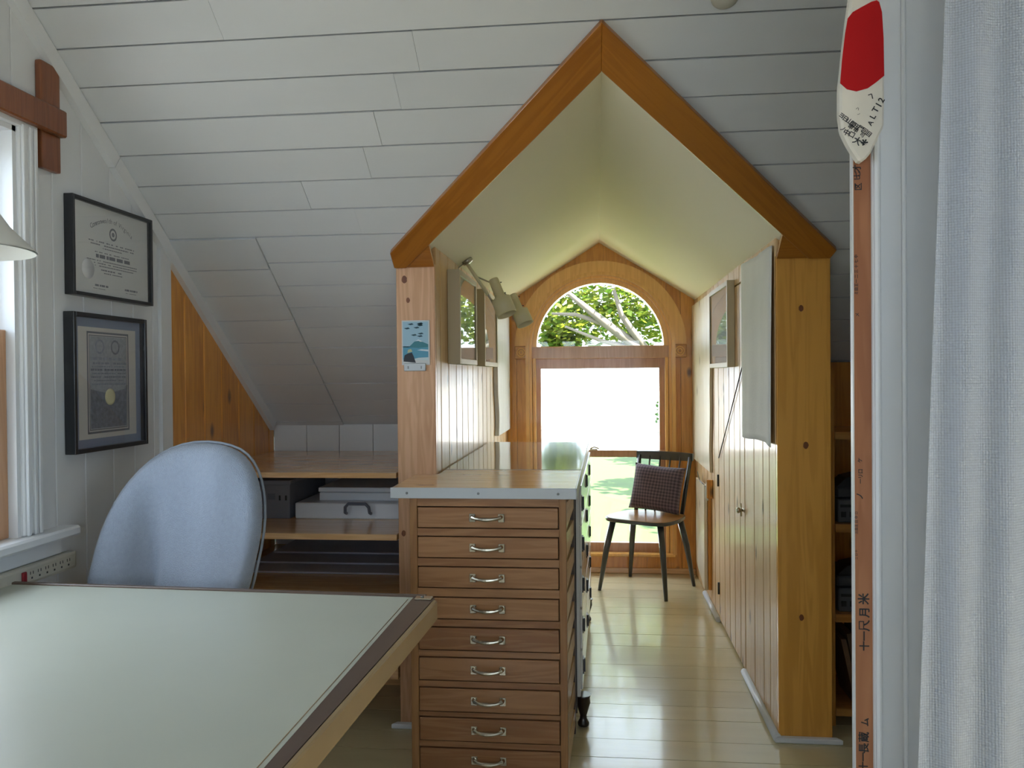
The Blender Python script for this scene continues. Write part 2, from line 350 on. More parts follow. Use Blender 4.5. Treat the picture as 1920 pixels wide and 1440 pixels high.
# ================================================================== STRUCTURE
# ---- floor
fl = struct(box('floor', -A-.02, XRW+.02, -2.72, YB+.02, -.12, -.022, 'gap'), 'cream painted floorboards with a worn glossy finish', 'floor')
seams = [5.2156, 5.10, 4.96, 4.81, 4.636, 4.444, 4.325, 4.121, 3.985, 3.811, 3.564, 3.419, 3.29, 3.13, 3.007, 2.83, 2.691]
while seams[-1] > -2.5: seams.append(seams[-1]-random.choice((.135, .15, .16)))
for a, b in zip(seams[1:], seams):
    x0, x1 = (-A, XRW) if b <= 3.82 else (XLO, XRO)
    cuts = [x0, x1]
    if x1-x0 > 2: cuts = [x0, random.uniform(-1.3, -.75), x1]
    for c0, c1 in zip(cuts, cuts[1:]): box('floorboard', c0+.0008, c1-.0008, a+.0014, b-.0014, -.022, -random.uniform(0, .0012), 'floor', fl)

# ---- sloped ceiling with dormer opening
outl = [(-A-.1, .2), (XRW+.1, .2), (XRW+.1, YK+.12), (XRO-.02, YK+.12), (XRO-.02, YF-.01), (XR+.01, 2.80), (XM, 2.25), (XL-.01, 2.80), (XLO+.02, YF-.01), (XLO+.02, YK+.12), (-A-.1, YK+.12)]
ce = struct(prism('ceiling', [sl(x, y, -.024) for x, y in outl], -NS*.05, 'gap'), 'white painted board ceiling sloping down to the knee wall', 'ceiling')
gseams = [.22]
while gseams[-1] < 2.02: gseams.append(gseams[-1]+.0988)
gseams = gseams[:-1] + [2.053, 2.150, 2.250, 2.348, 2.449, 2.550, 2.648, 2.744, 2.848, 2.947, 3.045, 3.145, 3.250, 3.352, 3.452, 3.556, 3.66, YK+.03]
lseams = [2.744, 2.869, 2.983, 3.101, 3.214, 3.335, 3.452, 3.573, 3.690, YK+.03]
def edge_l(y): return XM if y < 2.19 else max(XM-(y-2.19)/(2.83-2.19)*(XM+.70), XLO) if y < 2.84 else XLO
def edge_r(y): return XM if y < 2.19 else min(XM+(y-2.19)/(2.83-2.19)*(.78-XM), XRO) if y < 2.84 else XRO
def cboard(x0a, x0b, x1a, x1b, y0, y1, h=0):
    g = .0020
    prism('ceiling_board', [sl(x0a, y0+g, h), sl(x1a, y0+g, h), sl(x1b, y1-g, h), sl(x0b, y1-g, h)], -NS*.022, 'ceil', ce)
splits = {2.053: (-1.016,), 2.150: (-.29,), 1.9542: (-.3,), 2.250: (-.55,), 2.348: (-.62,)}
for y0, y1 in zip(gseams, gseams[1:]):
    lft = -A if y0 < 2.74 else -1.19
    r = random.uniform(-.001, .001)
    if y1 <= 2.19:
        cut = [lft, random.uniform(-.9, .9), XRW]
        for k, v in splits.items():
            if abs(k-y0) < .02: cut = [lft, v[0], .95, XRW]
        for a, b in zip(cut, cut[1:]): cboard(a+.0007, a+.0007, b-.0007, b-.0007, y0, y1, random.uniform(-.0015, .0015))
        continue
    la, lb = edge_l(y0), edge_l(y1)
    sp_ = min(la, lb)-random.uniform(.15, .5)
    if y0 < 2.74 and sp_ > -1.3:
        cboard(lft, lft, sp_, sp_, y0, y1, r); cboard(sp_+.001, sp_+.001, la, lb, y0, y1, -r)
    else: cboard(lft, lft, la, lb, y0, y1, r)
    cboard(edge_r(y0), edge_r(y1), XRW, XRW, y0, y1, -r)
for y0, y1 in zip(lseams, lseams[1:]): cboard(-A, -A, -1.192, -1.192, y0, y1, .006)
# rear half of the roof, behind the viewpoint
rc = struct(prism('ceiling', [(-A-.1, .2, zslope(.2)), (XRW+.1, .2, zslope(.2)), (XRW+.1, -2.75, zslope(.2)-.25), (-A-.1, -2.75, zslope(.2)-.25)], (0, 0, .06), 'ceil'), 'plain white upper ceiling over the back of the room', 'ceiling')

# ---- left gable wall: white upright boards, window opening
WY0, WY1, WZ0, WZ1 = 1.06, 1.995, .853, 1.94
ZTOP = zslope(.2)+.1
wl = bmesh.new()
for b in ((-A-.14, -A-.018, -2.75, WY0, -.1, ZTOP), (-A-.14, -A-.018, WY1, YK+.15, -.1, ZTOP), (-A-.14, -A-.018, WY0, WY1, -.1, WZ0), (-A-.14, -A-.018, WY0, WY1, WZ1, ZTOP)): bm_box(wl, *b)
wl = struct(bm_link('wall_left', wl, 'white'), 'white painted upright board wall at the gable end', 'wall')
ws = [2.7, 2.665, 2.545, 2.425, 2.283, 2.15, 1.995]
while ws[-1] > -2.6: ws.append(ws[-1]-.14)
for b, a in zip(ws, ws[1:]):
    def zt(y): return zslope(max(y, .2))-.004
    segs = [(0, None)] if a >= WY1-.01 or b <= WY0 else [(0, WZ0-.01), (WZ1+.01, None)]
    for z0, z1 in segs:
        top0, top1 = (zt(a), zt(b)) if z1 is None else (z1, z1)
        prism('wall_board', [(-A, a+.0012, z0), (-A, b-.0012, z0), (-A, b-.0012, top1), (-A, a+.0012, top0)], (-.018, 0, 0), 'white', wl, bevel=.002)
ows = [2.768, 2.882, 3.03, 3.175, 3.334, 3.486, 3.652, YK]
for a, b in zip(ows, ows[1:]):
    prism('wood_board', [(-A, a+.0015, 0), (-A, b-.0015, 0), (-A, b-.0015, zslope(b)-.004), (-A, a+.0015, zslope(a)-.004)], (-.018, 0, 0), 'orangeZ', wl, bevel=.004)
box('board_backing', -A-.0179, -A-.0165, 2.76, YK+.01, 0, 1.2, 'gap', wl)
struct(prism('trim_1', [(-A+.012, 2.7, 0), (-A+.012, 2.768, 0), (-A+.012, 2.768, zslope(2.768)), (-A+.012, 2.7, zslope(2.7))], (-.03, 0, 0), 'trimwhite'), 'white corner board between the white wall and orange pine', 'trim')
for i, (a, b) in enumerate(((.3, 2.45), (2.452, YK-.02))):
    struct(prism('trim_%d' % (i+2), [sl(-A, a, .002), sl(-A, b, .002), sl(-A, b, .052), sl(-A, a, .052)], (.022, 0, 0), 'trimwhite'), ('upper' if i == 0 else 'lower')+' white batten where the left wall meets the sloping ceiling', 'trim')
# ---- knee walls
kw = struct(box('wall_knee', -A, XLO+.03, YK+.018, YK+.1, -.1, zslope(YK)+.05, 'gap'), 'low white board knee wall behind the pine shelves', 'wall')
kx = [-A, -1.371, -1.212, -1.049, -.89, -.70]
for a, b in zip(kx, kx[1:]): box('wall_board', a+.0015, b-.0015, YK, YK+.018, 0, zslope(YK)-.004, 'white', kw)
struct(box('wall_knee', XRO-.03, XRW+.02, YK, YK+.1, -.1, zslope(YK)+.05, 'white'), 'knee wall of the right bay behind the shelves', 'wall')
# ---- right end wall, rear wall; unseen windows added here for fill light
bm = bmesh.new()
for b in ((XRW, XRW+.1, -2.75, -1.05, -.1, ZTOP), (XRW, XRW+.1, .65, YK+.15, -.1, ZTOP), (XRW, XRW+.1, -1.05, .65, -.1, 1.22), (XRW, XRW+.1, -1.05, .65, 1.78, ZTOP)): bm_box(bm, *b)
struct(bm_link('wall_right', bm, 'white'), 'white end wall beyond the curtain', 'wall')
wn = struct(boxes('window_6', [(XRW+.02, XRW+.08, -1.05, -1.0, 1.22, 1.78), (XRW+.02, XRW+.08, .6, .65, 1.22, 1.78), (XRW+.02, XRW+.08, -1.0, .6, 1.22, 1.26), (XRW+.02, XRW+.08, -1.0, .6, 1.74, 1.78)], 'trimwhite'), 'added white framed window in the unseen end wall, for fill light', 'window')  # no window known here; added to light the left wall and slope
box('pane', XRW+.048, XRW+.052, -1.0, .6, 1.26, 1.74, 'glass', wn)
bm = bmesh.new()
for b in ((-A-.1, -1.3, -2.75, -2.63, -.1, ZTOP), (1.8, XRW+.1, -2.75, -2.63, -.1, ZTOP), (-1.3, 1.8, -2.75, -2.63, -.1, 1.14), (-1.3, 1.8, -2.75, -2.63, 1.86, ZTOP), (-.3, -.22, -2.75, -2.63, 1.14, 1.86), (.74, .82, -2.75, -2.63, 1.14, 1.86)): bm_box(bm, *b)
struct(bm_link('wall_rear', bm, 'white'), 'white rear wall with three wide openings for the added windows', 'wall')
for i, (a, b) in enumerate(((-1.3, -.3), (-.22, .74), (.82, 1.8))):  # unseen rear windows, added to let fill daylight into the room
    wn = struct(boxes('window_%d' % (i+3), [(a, a+.05, -2.72, -2.66, 1.14, 1.86), (b-.05, b, -2.72, -2.66, 1.14, 1.86), (a, b, -2.72, -2.66, 1.14, 1.18), (a, b, -2.72, -2.66, 1.82, 1.86)], 'trimwhite'), 'added white framed rear window out of view, for fill light', 'window')
    box('pane', a+.05, b-.05, -2.692, -2.688, 1.18, 1.82, 'glass', wn)

# ---- dormer cheek walls
def cheek(name, side, xin, xout, ys, label):
    s = -1 if side < 0 else 1
    w_ = struct(box(name, min(xin+s*.016, xout), max(xin+s*.016, xout), YF+.02, YB+.12, -.1, ZE+.02, 'pineZ'), label, 'wall')
    return w_
wdl = cheek('wall_dormer_left', -1, XL, XLO, None, 'varnished pine boarding on the left cheek of the dormer')
wdr = cheek('wall_dormer_right', 1, XR, XRO, None, 'varnished pine boarding on the right cheek of the dormer')
yl = [YF+.02, 2.97, 3.13, 3.30, 3.445, 3.60, 3.75, 3.915, 4.07, 4.22, 4.37, 4.52, 4.67, 4.82, 4.97, 5.10, YB]
for a, b in zip(yl, yl[1:]): box('wall_board', XL-.016, XL, a+.003, b-.003, 0, ZE-.001, 'pineZ', wdl, bevel=.004)
yr = [YF+.02, 2.997, 3.11, 3.285, 3.485, 3.60, 3.74, 3.885, 4.04, 4.215, 4.36, 4.50, 4.64, 4.78, 4.92, 5.06, YB]
dr = struct(thing('door_1', 'flush pine boarded cupboard door in the right dormer wall', 'door', (XR, 3.85, 0)))
for a, b in zip(yr, yr[1:]):
    if 3.48 < a < 4.2:
        box('door_board', XR, XR+.016, a+(.007 if a < 3.49 else .003), b-.003, .012, 1.66, 'pineZ', dr, bevel=.004)
        box('wall_board', XR, XR+.016, a+.002, b-.002, 1.664, ZE-.001, 'pineZ', wdr, bevel=.002)
    else: box('wall_board', XR, XR+.016, a+.003, b-.003, 0, ZE-.001, 'pineZ', wdr, bevel=.004)
for z in (.725, .172):
    h = tube('hinge', [(XR-.004, 4.217, z-.03), (XR-.004, 4.217, z+.03)], .0055, 'black', dr)
k = thing_latch = boxes('latch', [(XR-.006, XR, 3.485, 3.53, .685, .697)], 'nickel', dr, bevel=.001)
lathe('latch_knob', [(.006, 0), (.006, .012), (.012, .016), (.013, .022), (.008, .028)], (XR-.004, 3.507, .691), 'nickel', dr, axis=(-1, 0, 0), seg=14)
tube('latch_bar', [(XR-.012, 3.507, .665), (XR-.014, 3.507, .72)], .004, 'nickel', dr, seg=8)

# ---- dormer ceiling
tk = .05
def dormer_side(xe, name):
    sg = -1 if xe < XM else 1; xe2 = xe+sg*.12; z2 = ZE-.12*(ZR-ZE)/abs(xe-XM)
    fr_e, fr_r = YE+(ZE-z2)/SL+.012, 2.262; xe = xe2
    pts = [(xe, fr_e, z2), (XM, fr_r, ZR), (XM, YB+.12, ZR), (xe, YB+.12, z2)]
    n = Vector(((z2-ZR)*(1 if xe < XM else -1), 0, abs(XM-xe))).normalized()
    return prism(name, pts, n*tk, 'plaster')
dc = struct(dormer_side(XL, 'ceiling_dormer_left'), 'cream plaster left pitch of the dormer ceiling', 'ceiling')
dc2 = struct(dormer_side(XR, 'ceiling_dormer_right'), 'cream plaster right pitch of the dormer ceiling', 'ceiling')

# ---- posts and rake trim of the opening
pl = struct(box('trim_4', XLO, XL, YF, YF+.022, 0, ZPOST, 'postL', bevel=.002), 'pale knotty pine board on the left edge of the dormer opening', 'trim')
pr_ = struct(box('trim_5', XR, XRO, YF, YF+.022, 0, ZPOST, 'postR', bevel=.002), 'amber knotty pine board on the right edge of the dormer opening', 'trim')
for par, lst, kc in ((pl, [(758, 524, 1.0), (765, 563, .7), (757, 1000, .8)], 'knot'), (pr_, [(1502, 578, .8), (1511, 835, .9), (1503, 1158, .8)], 'knot')):
    for u, v, s_ in lst:
        p = on(u, v, y=YF-.0006)
        V = [p + Vector((math.cos(t*math.pi/8)*.010*s_*random.uniform(.9, 1.1), 0, math.sin(t*math.pi/8)*.014*s_)) for t in range(16)]
        link('knot', V, [list(range(16))], 'brown', par)
RT = .02
rl = [(XM, 2.146), (XLO-.003, 2.806), (XLO-.003, YF), (-.678, YF), (XM, 2.262)]
struct(align_grain(prism('trim_6', [sl(x, y, 0) for x, y in rl], NS*RT, 'amber', bevel=.002), sl(XM, 2.146)-sl(XLO, 2.806)), 'amber rake board on the left slope of the dormer opening', 'trim')
rr = [(XM, 2.146), (XRO+.01, 2.836), (XRO-.003, YF), (.722, YF), (XM, 2.262)]
struct(align_grain(prism('trim_7', [sl(x, y, 0) for x, y in rr], NS*RT, 'amber', bevel=.002), sl(XM, 2.146)-sl(XRO, 2.836)), 'amber rake board on the right slope of the dormer opening', 'trim')
struct(prism('trim_8', [sl(-.678, YF, 0), sl(XL, YF, 0), sl(XL, 2.776, 0)], NS*(RT-.005), 'amber'), 'small amber corner infill above the left post', 'trim')
struct(prism('trim_9', [sl(.722, YF, 0), sl(XR, YF, 0), sl(XR, 2.766, 0)], NS*(RT-.005), 'amber'), 'small amber corner infill above the right post', 'trim')

# ---- dormer end wall with arched opening
WX0, WX1, WCX, WR = -.40, .44, .02, .42
ARC_Z = 1.452
ring = [(WCX+WR*math.cos(t*math.pi/24), ARC_Z+WR*math.sin(t*math.pi/24)) for t in range(25)]
def end_poly(off): pass
bmb = bmesh.new()
for sgn in (-1, 1):
    xe = XL-.05 if sgn < 0 else XR+.05; ww = WX0 if sgn < 0 else WX1
    half = [(xe, -.05), (WCX, -.05), (WCX, .12), (ww, .12), (ww, ARC_Z)] + [(WCX+sgn*WR*math.cos(i*math.pi/32), ARC_Z+WR*math.sin(i*math.pi/32)) for i in range(1, 17)] + [(WCX, ZR+.05), (xe, ZE+.03)]
    va = [bmb.verts.new((x, YB+.015, z)) for x, z in half]; vb = [bmb.verts.new((x, YB+.115, z)) for x, z in half]; n_ = len(half)
    bmb.faces.new(va); bmb.faces.new(vb[::-1])
    for i in range(n_): bmb.faces.new((va[i], va[(i+1) % n_], vb[(i+1) % n_], vb[i]))
wb = struct(bm_link('wall_back', bmb, 'orangeZ'), 'orange pine end wall of the dormer around the arched window', 'wall')
def zgab(x): return ZR-(abs(x-XM)/(XR-XM))*(ZR-ZE)
def arch_z(x):
    d = abs(x-WCX); return ARC_Z+math.sqrt(max(WR*WR-d*d, 0)) if d < WR else None
bx = [XL, -.515, WX0, -.26, -.115, .05, .19, .31, WX1, .53, XR]
for a, b in zip(bx, bx[1:]):
    g = .0012
    if b <= WX0+.001 or a >= WX1-.001:
        prism('wood_board', [(a+g, YB, 0), (b-g, YB, 0), (b-g, YB, zgab(b)), (a+g, YB, zgab(a))], (0, .0148, 0), 'orangeZ', wb)
    else:
        box('wood_board', a+g, b-g, YB, YB+.0148, 0, .12, 'orangeZ', wb)
        xs = [a+g+(b-a-2*g)*i/6 for i in range(7)]
        top = [(x, YB, zgab(x)) for x in ([b-g] + ([XM] if a < XM < b else []) + [a+g])]
        prism('wood_board', [(x, YB, arch_z(x) or ARC_Z) for x in xs] + top, (0, .0148, 0), 'orangeZ', wb)
struct(box('baseboard_back', XL, XR, YB-.014, YB, 0, .035, 'shelfX', bevel=.003), 'low pale pine baseboard under the arched window', 'baseboard')

# ---- arched window
w1 = struct(thing('window_1', 'arched pine window with half-round light above a double-hung sash', 'window', (WCX, YB, .12)))
def arc_band(name, r0, r1, y0, y1, m, parent, zc=ARC_Z, n=32, legs=None):
    V = []; Fc = []; pr = []
    pts = [(math.cos(math.pi*i/n), math.sin(math.pi*i/n)) for i in range(n+1)]
    rows = []
    if legs is not None: rows.append(('l', 1))
    for c, s in pts: rows.append(('a', c, s))
    if legs is not None: rows.append(('l', -1))
    for q in rows:
        if q[0] == 'a': sect = [(WCX+r*q[1], zc+r*q[2]) for r in (r0, r1)]
        else: sect = [(WCX+r*q[1], legs) for r in (r0, r1)]
        (xa, za), (xb, zb) = sect
        V += [(xa, y0, za), (xb, y0, zb), (xb, y1, zb), (xa, y1, za)]
    k = len(rows)
    for i in range(k-1):
        for j in range(4): Fc.append([4*i+j, 4*i+(j+1) % 4, 4*i+4+(j+1) % 4, 4*i+4+j])
    Fc += [[0, 1, 2, 3], [4*k-4, 4*k-3, 4*k-2, 4*k-1]]
    return link(name, V, Fc, m, parent)
arc_band('arched_casing', .472, .545, YB-.026, YB, 'winwood', w1)
arc_band('outer_moulding', .452, .474, YB-.046, YB, 'winwood', w1, legs=.13)
arc_band('middle_moulding', .434, .454, YB-.030, YB+.02, 'winwood', w1, legs=.13)
arc_band('inner_frame', .405, .436, YB-.010, YB+.08, 'winwood', w1, legs=1.44)
for x in (-.482, .522):
    rz_ = box('rosette_block', x-.042, x+.042, YB-.042, YB, 1.376, 1.46, 'orangeX', w1, bevel=.004)
    for r in (.030, .016): lathe('rosette_ring', [(r-.006, 0), (r-.006, .004), (r-.003, .006), (r, .004), (r, 0)], (x, YB-.041, 1.418), 'winwood', rz_, axis=(0, -1, 0), seg=20, closed=False)
box('transom_bar', -.42, .46, YB-.012, YB+.08, 1.375, 1.455, 'sashwood', w1, bevel=.004)
for x0, x1 in ((WX0-.012, WX0+.008), (WX1-.008, WX1+.012)): box('jamb', x0, x1, YB-.016, YB+.09, .13, 1.38, 'winwood', w1, bevel=.003)
up = boxes('upper_sash', [(-.392, -.362, YB+.045, YB+.075, .76, 1.375), (.398, .432, YB+.045, YB+.075, .76, 1.375), (-.362, .398, YB+.045, YB+.075, 1.312, 1.375), (-.362, .398, YB+.045, YB+.075, .755, .785)], 'sashwood', w1)
lo = boxes('lower_sash', [(-.392, -.362, YB+.008, YB+.04, .13, .785), (.398, .432, YB+.008, YB+.04, .13, .785), (-.362, .398, YB+.008, YB+.04, .742, .785), (-.362, .398, YB+.008, YB+.04, .13, .192)], 'sashwood', w1)
box('pane', -.362, .398, YB+.058, YB+.062, .785, 1.312, 'glass', up)
box('pane', -.362, .398, YB+.022, YB+.026, .192, .742, 'glass', lo)
gp = [(WCX+.405*math.cos(math.pi*i/32), YB+.05, ARC_Z+.405*math.sin(math.pi*i/32)) for i in range(33)]
prism('arched_pane', gp, (0, .004, 0), 'glass', w1)
box('window_stool', -.45, .49, YB-.045, YB+.01, .112, .135, 'winwood', w1, bevel=.006)
lt = boxes('sash_latch', [(-.05, .0, YB+.0, YB+.03, .785, .795)], 'nickel', w1, bevel=.002)
tube('latch_lever', [(-.045, YB+.012, .797), (-.02, YB+.010, .806), (.012, YB+.006, .797)], .005, 'nickel', w1, seg=8)

# ---- left window
w2 = struct(thing('window_2', 'white cased double-hung window with wooden sash in the left wall', 'window', (-A, 1.42, WZ0)))
for y0, y1 in ((WY0-.075, WY0), (WY1, WY1+.075)):
    cs = box('casing', -A, -A+.018, y0, y1, WZ0, WZ1+.02, 'trimwhite', w2, bevel=.004)
    for k in (.2, .55, .8): box('casing_bead', -A+.016, -A+.025, y0+.075*k-.006, y0+.075*k+.006, WZ0, WZ1+.01, 'trimwhite', cs, bevel=.002)
box('head_casing', -A, -A+.020, WY0-.075, WY1+.075, WZ1, WZ1+.07, 'trimwhite', w2, bevel=.004)
for y0, y1 in ((WY0, WY0+.014), (WY1-.014, WY1)): box('jamb', -A-.13, -A+.01, y0, y1, WZ0, WZ1, 'trimwhite', w2)
box('head_jamb', -A-.13, -A+.01, WY0, WY1, WZ1-.014, WZ1, 'trimwhite', w2)
box('window_stool', -A-.13, -A+.055, WY0-.11, WY1+.185, WZ0-.028, WZ0, 'trimwhite', w2, bevel=.006)
box('apron', -A, -A+.018, WY0-.08, WY1+.15, WZ0-.075, WZ0-.028, 'trimwhite', w2, bevel=.003)
zm = on(20, 620, x=-A-.03).z
s1 = boxes('lower_sash', [(-A-.05, -A-.015, WY1-.066, WY1-.014, WZ0, zm), (-A-.05, -A-.015, WY0+.014, WY0+.066, WZ0, zm), (-A-.05, -A-.015, WY0+.066, WY1-.066, zm-.04, zm), (-A-.05, -A-.015, WY0+.066, WY1-.066, WZ0, WZ0+.065)], 'sashwood', w2, bevel=.002)
s2 = boxes('upper_sash', [(-A-.095, -A-.06, WY1-.066, WY1-.014, zm-.04, WZ1-.014), (-A-.095, -A-.06, WY0+.014, WY0+.066, zm-.04, WZ1-.014), (-A-.095, -A-.06, WY0+.066, WY1-.066, zm-.04, zm), (-A-.095, -A-.06, WY0+.066, WY1-.066, WZ1-.07, WZ1-.014)], 'trimwhite', w2, bevel=.002)
box('pane', -A-.034, -A-.030, WY0+.066, WY1-.066, WZ0+.065, zm-.04, 'glass', s1)
box('pane', -A-.079, -A-.075, WY0+.066, WY1-.066, zm, WZ1-.07, 'glass', s2)
box('parting_strip', -A-.058, -A-.052, WY1-.024, WY1-.014, WZ0, WZ1-.014, 'trimwhite', w2)

# ---- quarter-round baseboards
def qround(name, p0, p1, label): return struct(tube(name, [p0, p1], .015, 'trimwhite', seg=10), label, 'baseboard')
qround('baseboard_right', (XR-.008, YF-.01, .013), (XR-.008, 3.48, .013), 'white quarter-round strip between amber post and cupboard door')
qround('baseboard_right', (XR-.008, 4.21, .013), (XR-.008, 4.72, .013), 'white quarter-round strip beyond the cupboard door')
struct(prism('baseboard_post', [(XR-.02, YF-.024, 0), (XRO+.03, YF-.024, 0), (XRO+.012, YF, 0), (XR-.0, YF, 0)], (0, 0, .018), 'trimwhite', bevel=.003), 'white strip at the foot of the amber post', 'baseboard')
struct(prism('baseboard_post', [(XLO-.03, YF-.024, 0), (XL+.02, YF-.024, 0), (XL, YF, 0), (XLO-.012, YF, 0)], (0, 0, .018), 'trimwhite', bevel=.003), 'white strip at the foot of the pale post', 'baseboard')

# ---- partition end: stud with writing, white casing
YS = 1.55
SX0, SX1 = on(1602, 700, y=YS).x, on(1634, 700, y=YS).x
st = struct(prism('trim_10', [(SX0, YS, 0), (SX1, YS, 0), (SX1, YS, zslope(YS)-.03), (SX0, YS, zslope(YS)-.03)], (0, .015, -.0), 'stud'), 'raw fir stud covered in handwritten marks beside the curtain', 'trim')
box('paint_edge', SX0-.0025, SX0, YS+.001, YS+.014, 0, zslope(YS)-.05, 'trimwhite', st)
cas = struct(box('trim_11', SX1, .72, YS-.012, YS+.02, 0, zslope(YS)-.06, 'trimwhite', bevel=.004), 'white painted door casing between the stud and the curtain', 'trim')
box('casing_bead', SX1+.001, SX1+.012, YS-.022, YS-.008, 0, zslope(YS)-.07, 'trimwhite', cas, bevel=.004)
box('casing_bead', .552, .560, YS-.020, YS-.008, 0, zslope(YS)-.07, 'trimwhite', cas, bevel=.003)
struct(box('wall_partition', SX1+.04, XRW, YS+.02, YS+.09, 0, zslope(YS)-.12, 'white'), 'white partition behind the curtain', 'wall')
def studtext(txt, u, v, size, rot=math.pi/2, m='marker'):
    p = on(u, v, y=YS-.0008); text('handwriting', txt, size, p, (1, 0, 0), (0, 0, 1), m, st, rot, .022)
PXM = YS/F_PX*1.0
for txt, u, v, px in (('米', 1621, 1123, 21), ('月', 1622, 1148, 20), ('尺', 1622, 1173, 21), ('十一', 1622, 1202, 18), ('ム', 1623, 1354, 16), ('蔵', 1621, 1382, 19), ('長', 1621, 1403, 19), ('十一', 1620, 1428, 17), ('才', 1608, 316, 15), ('七', 1608, 328, 13), ('し', 1608, 333, 12), ('区', 1610, 350, 14)):
    studtext(txt, u, v, px*PXM)
for txt, u, v, px in (('ミ目王一 二 三 十 七 中', 1606, 515, 7), ('メ', 1608, 590, 8), ('ケ', 1613, 863, 9), ('一リ口', 1614, 893, 9), ('ノ', 1613, 930, 14), ('三目王 日 中 ロ', 1606, 980, 6), ('二 口 十', 1606, 1040, 5)):
    studtext(txt, u, v, px*PXM)

# ================================================================== THINGS
# ---- drafting table
DZ = .745
d = thing('drafting_table', 'large drafting table with pale green vinyl top and brown rim', 'table', (-.95, 1.2, 0))
TX0, TX1, TY0, TY1 = -A+.006, -.445, .45, 1.93
def xo(y): return -.374-(1.88-y)*.046            # outer rim runs slightly out of square
def xv(y): return -.438-(1.88-y)*.014
yb0, yb1 = TY1, TY1-.046
def slab(name, pts, z0, z1, m, par, bevel=0): return prism(name, [(x, y, z0) for x, y in pts], (0, 0, z1-z0), m, par, bevel=bevel)
slab('tabletop', [(TX0, TY0), (xo(TY0)-.012, TY0), (xo(yb1)-.012, yb1), (TX0, yb0)], DZ-.042, DZ-.006, 'tanrim', d)
vs = slab('vinyl_surface', [(TX0+.005, TY0+.01), (xv(TY0), TY0+.01), (xv(yb1), yb1-.002), (TX0+.005, yb0-.002)], DZ-.006, DZ, 'vinyl', d)
tube('vinyl_score_line', [(xv(TY0)-.009, TY0+.03, DZ+.0002), (xv(yb1)-.009, yb1-.02, DZ+.0002)], .0009, 'tanrim', vs, seg=6)
slab('dark_edge_strip', [(xv(TY0)+.001, TY0), (xo(TY0)-.012, TY0), (xo(yb1)-.012, yb1-.006), (xv(yb1)+.001, yb1-.006)], DZ-.006, DZ+.001, 'darkrim', d)
slab('tan_side_rail', [(xo(TY0)-.012, TY0), (xo(TY0), TY0), (xo(yb1), yb1-.03), (xo(yb1)-.012, yb1-.022)], DZ-.044, DZ+.002, 'tanrim', d, bevel=.003)
slab('back_edge_strip', [(TX0, yb0-.002), (xv(yb1)+.03, yb1-.003), (xv(yb1)+.03, yb1+.010), (TX0, yb0+.012)], DZ-.03, DZ+.005, 'darkrim', d, bevel=.002)
cb = box('corner_bracket', xv(yb1)+.008, xo(yb1)-.016, yb1-.030, yb1-.004, DZ+.001, DZ+.005, 'nickel', d, bevel=.0015)
lathe('corner_screw', [(.004, 0), (.004, .002), (.002, .003)], (xv(yb1)+.025, yb1-.016, DZ+.005), 'screw', cb, seg=10)
for x in (-1.35, -.80):
    for y in (.62, 1.70): box('leg', x-.03, x+.03, y-.03, y+.03, 0, DZ-.045, 'tanrim', d, bevel=.004)
box('apron', -1.35, -.80, .59, .62, .60, DZ-.045, 'tanrim', d); box('apron', -1.35, -.80, 1.70, 1.73, .60, DZ-.045, 'tanrim', d)
box('stretcher', -1.09, -1.05, .62, 1.70, .16, .20, 'tanrim', d)

# ---- office chair
oc = thing('office_chair', 'grey blue wool office chair with rounded back behind the drafting table', 'chair', (-1.165, 2.30, 0))
def backrest():
    V = []; Fc = []; n = 48; m_ = 12; rings = []
    def outline(t):
        c, s = math.cos(t), math.sin(t); e = 2/2.5
        x = .238*math.copysign(abs(c)**e, c); z = .80+(.285 if s > 0 else .30)*math.copysign(abs(s)**(2/2.2 if s > 0 else 2/3.2), s)
        if s < 0: x *= 1-.06*abs(s)
        return x + (z-.80)*.16, z
    def curve(x, z):
        q = x/.238
        return -.060*q*q + .065*math.exp(-((q+.40)/.17)**2)*max(0, min(1, (1.0-z)/.25)) - .020*math.exp(-((q-.42)/.22)**2) + (z-.80)*.10 - .02*math.exp(-((z-.68)/.14)**2)
    for side in (0, 1):
        for j in range(m_+1):
            r = j/m_; row = []
            for i in range(n):
                x, z = outline(2*math.pi*i/n); X = x*r; Z = .80+(z-.80)*r
                th = .052*math.sqrt(max(0, 1-r**6))
                yy = curve(X, Z) + (-th if side == 0 else th*.9)
                row.append(len(V)); V.append((X, -.10+yy, Z))
            rings.append(row)
    for s_ in (0, m_+1):
        for j in range(m_):
            a, b = rings[s_+j], rings[s_+j+1]
            for i in range(n): Fc.append([a[i], a[(i+1) % n], b[(i+1) % n], b[i]])
    a, b = rings[m_], rings[2*m_+1]
    for i in range(n): Fc.append([a[i], a[(i+1) % n], b[(i+1) % n], b[i]])
    rim = []
    for i in range(n):
        x, z = outline(2*math.pi*i/n); rim.append((x*1.006, -.10+curve(x, z)+.016, .80+(z-.80)*1.006))
    return V, Fc, rim
V, Fc, rim = backrest()
bk = link('backrest', V, Fc, 'fabric', oc, True, True)
bmw = bmesh.new(); bmw.from_mesh(bk.data); bmesh.ops.remove_doubles(bmw, verts=bmw.verts, dist=.0004); bmesh.ops.recalc_face_normals(bmw, faces=bmw.faces); bmw.to_mesh(bk.data); bmw.free()
tube('piping', rim, .004, 'piping', bk, seg=8, local=True, closed=True)
bm = bmesh.new(); bm_box(bm, -.24, .24, -.50, -.04, .43, .51, .035, 3); bm_link('seat', bm, 'fabric', oc, True, True)
tube('back_bar', [(0, .0, .75), (0, .03, .55), (0, -.02, .44), (0, -.15, .41)], .02, 'black', oc, local=True, flat=1.4)
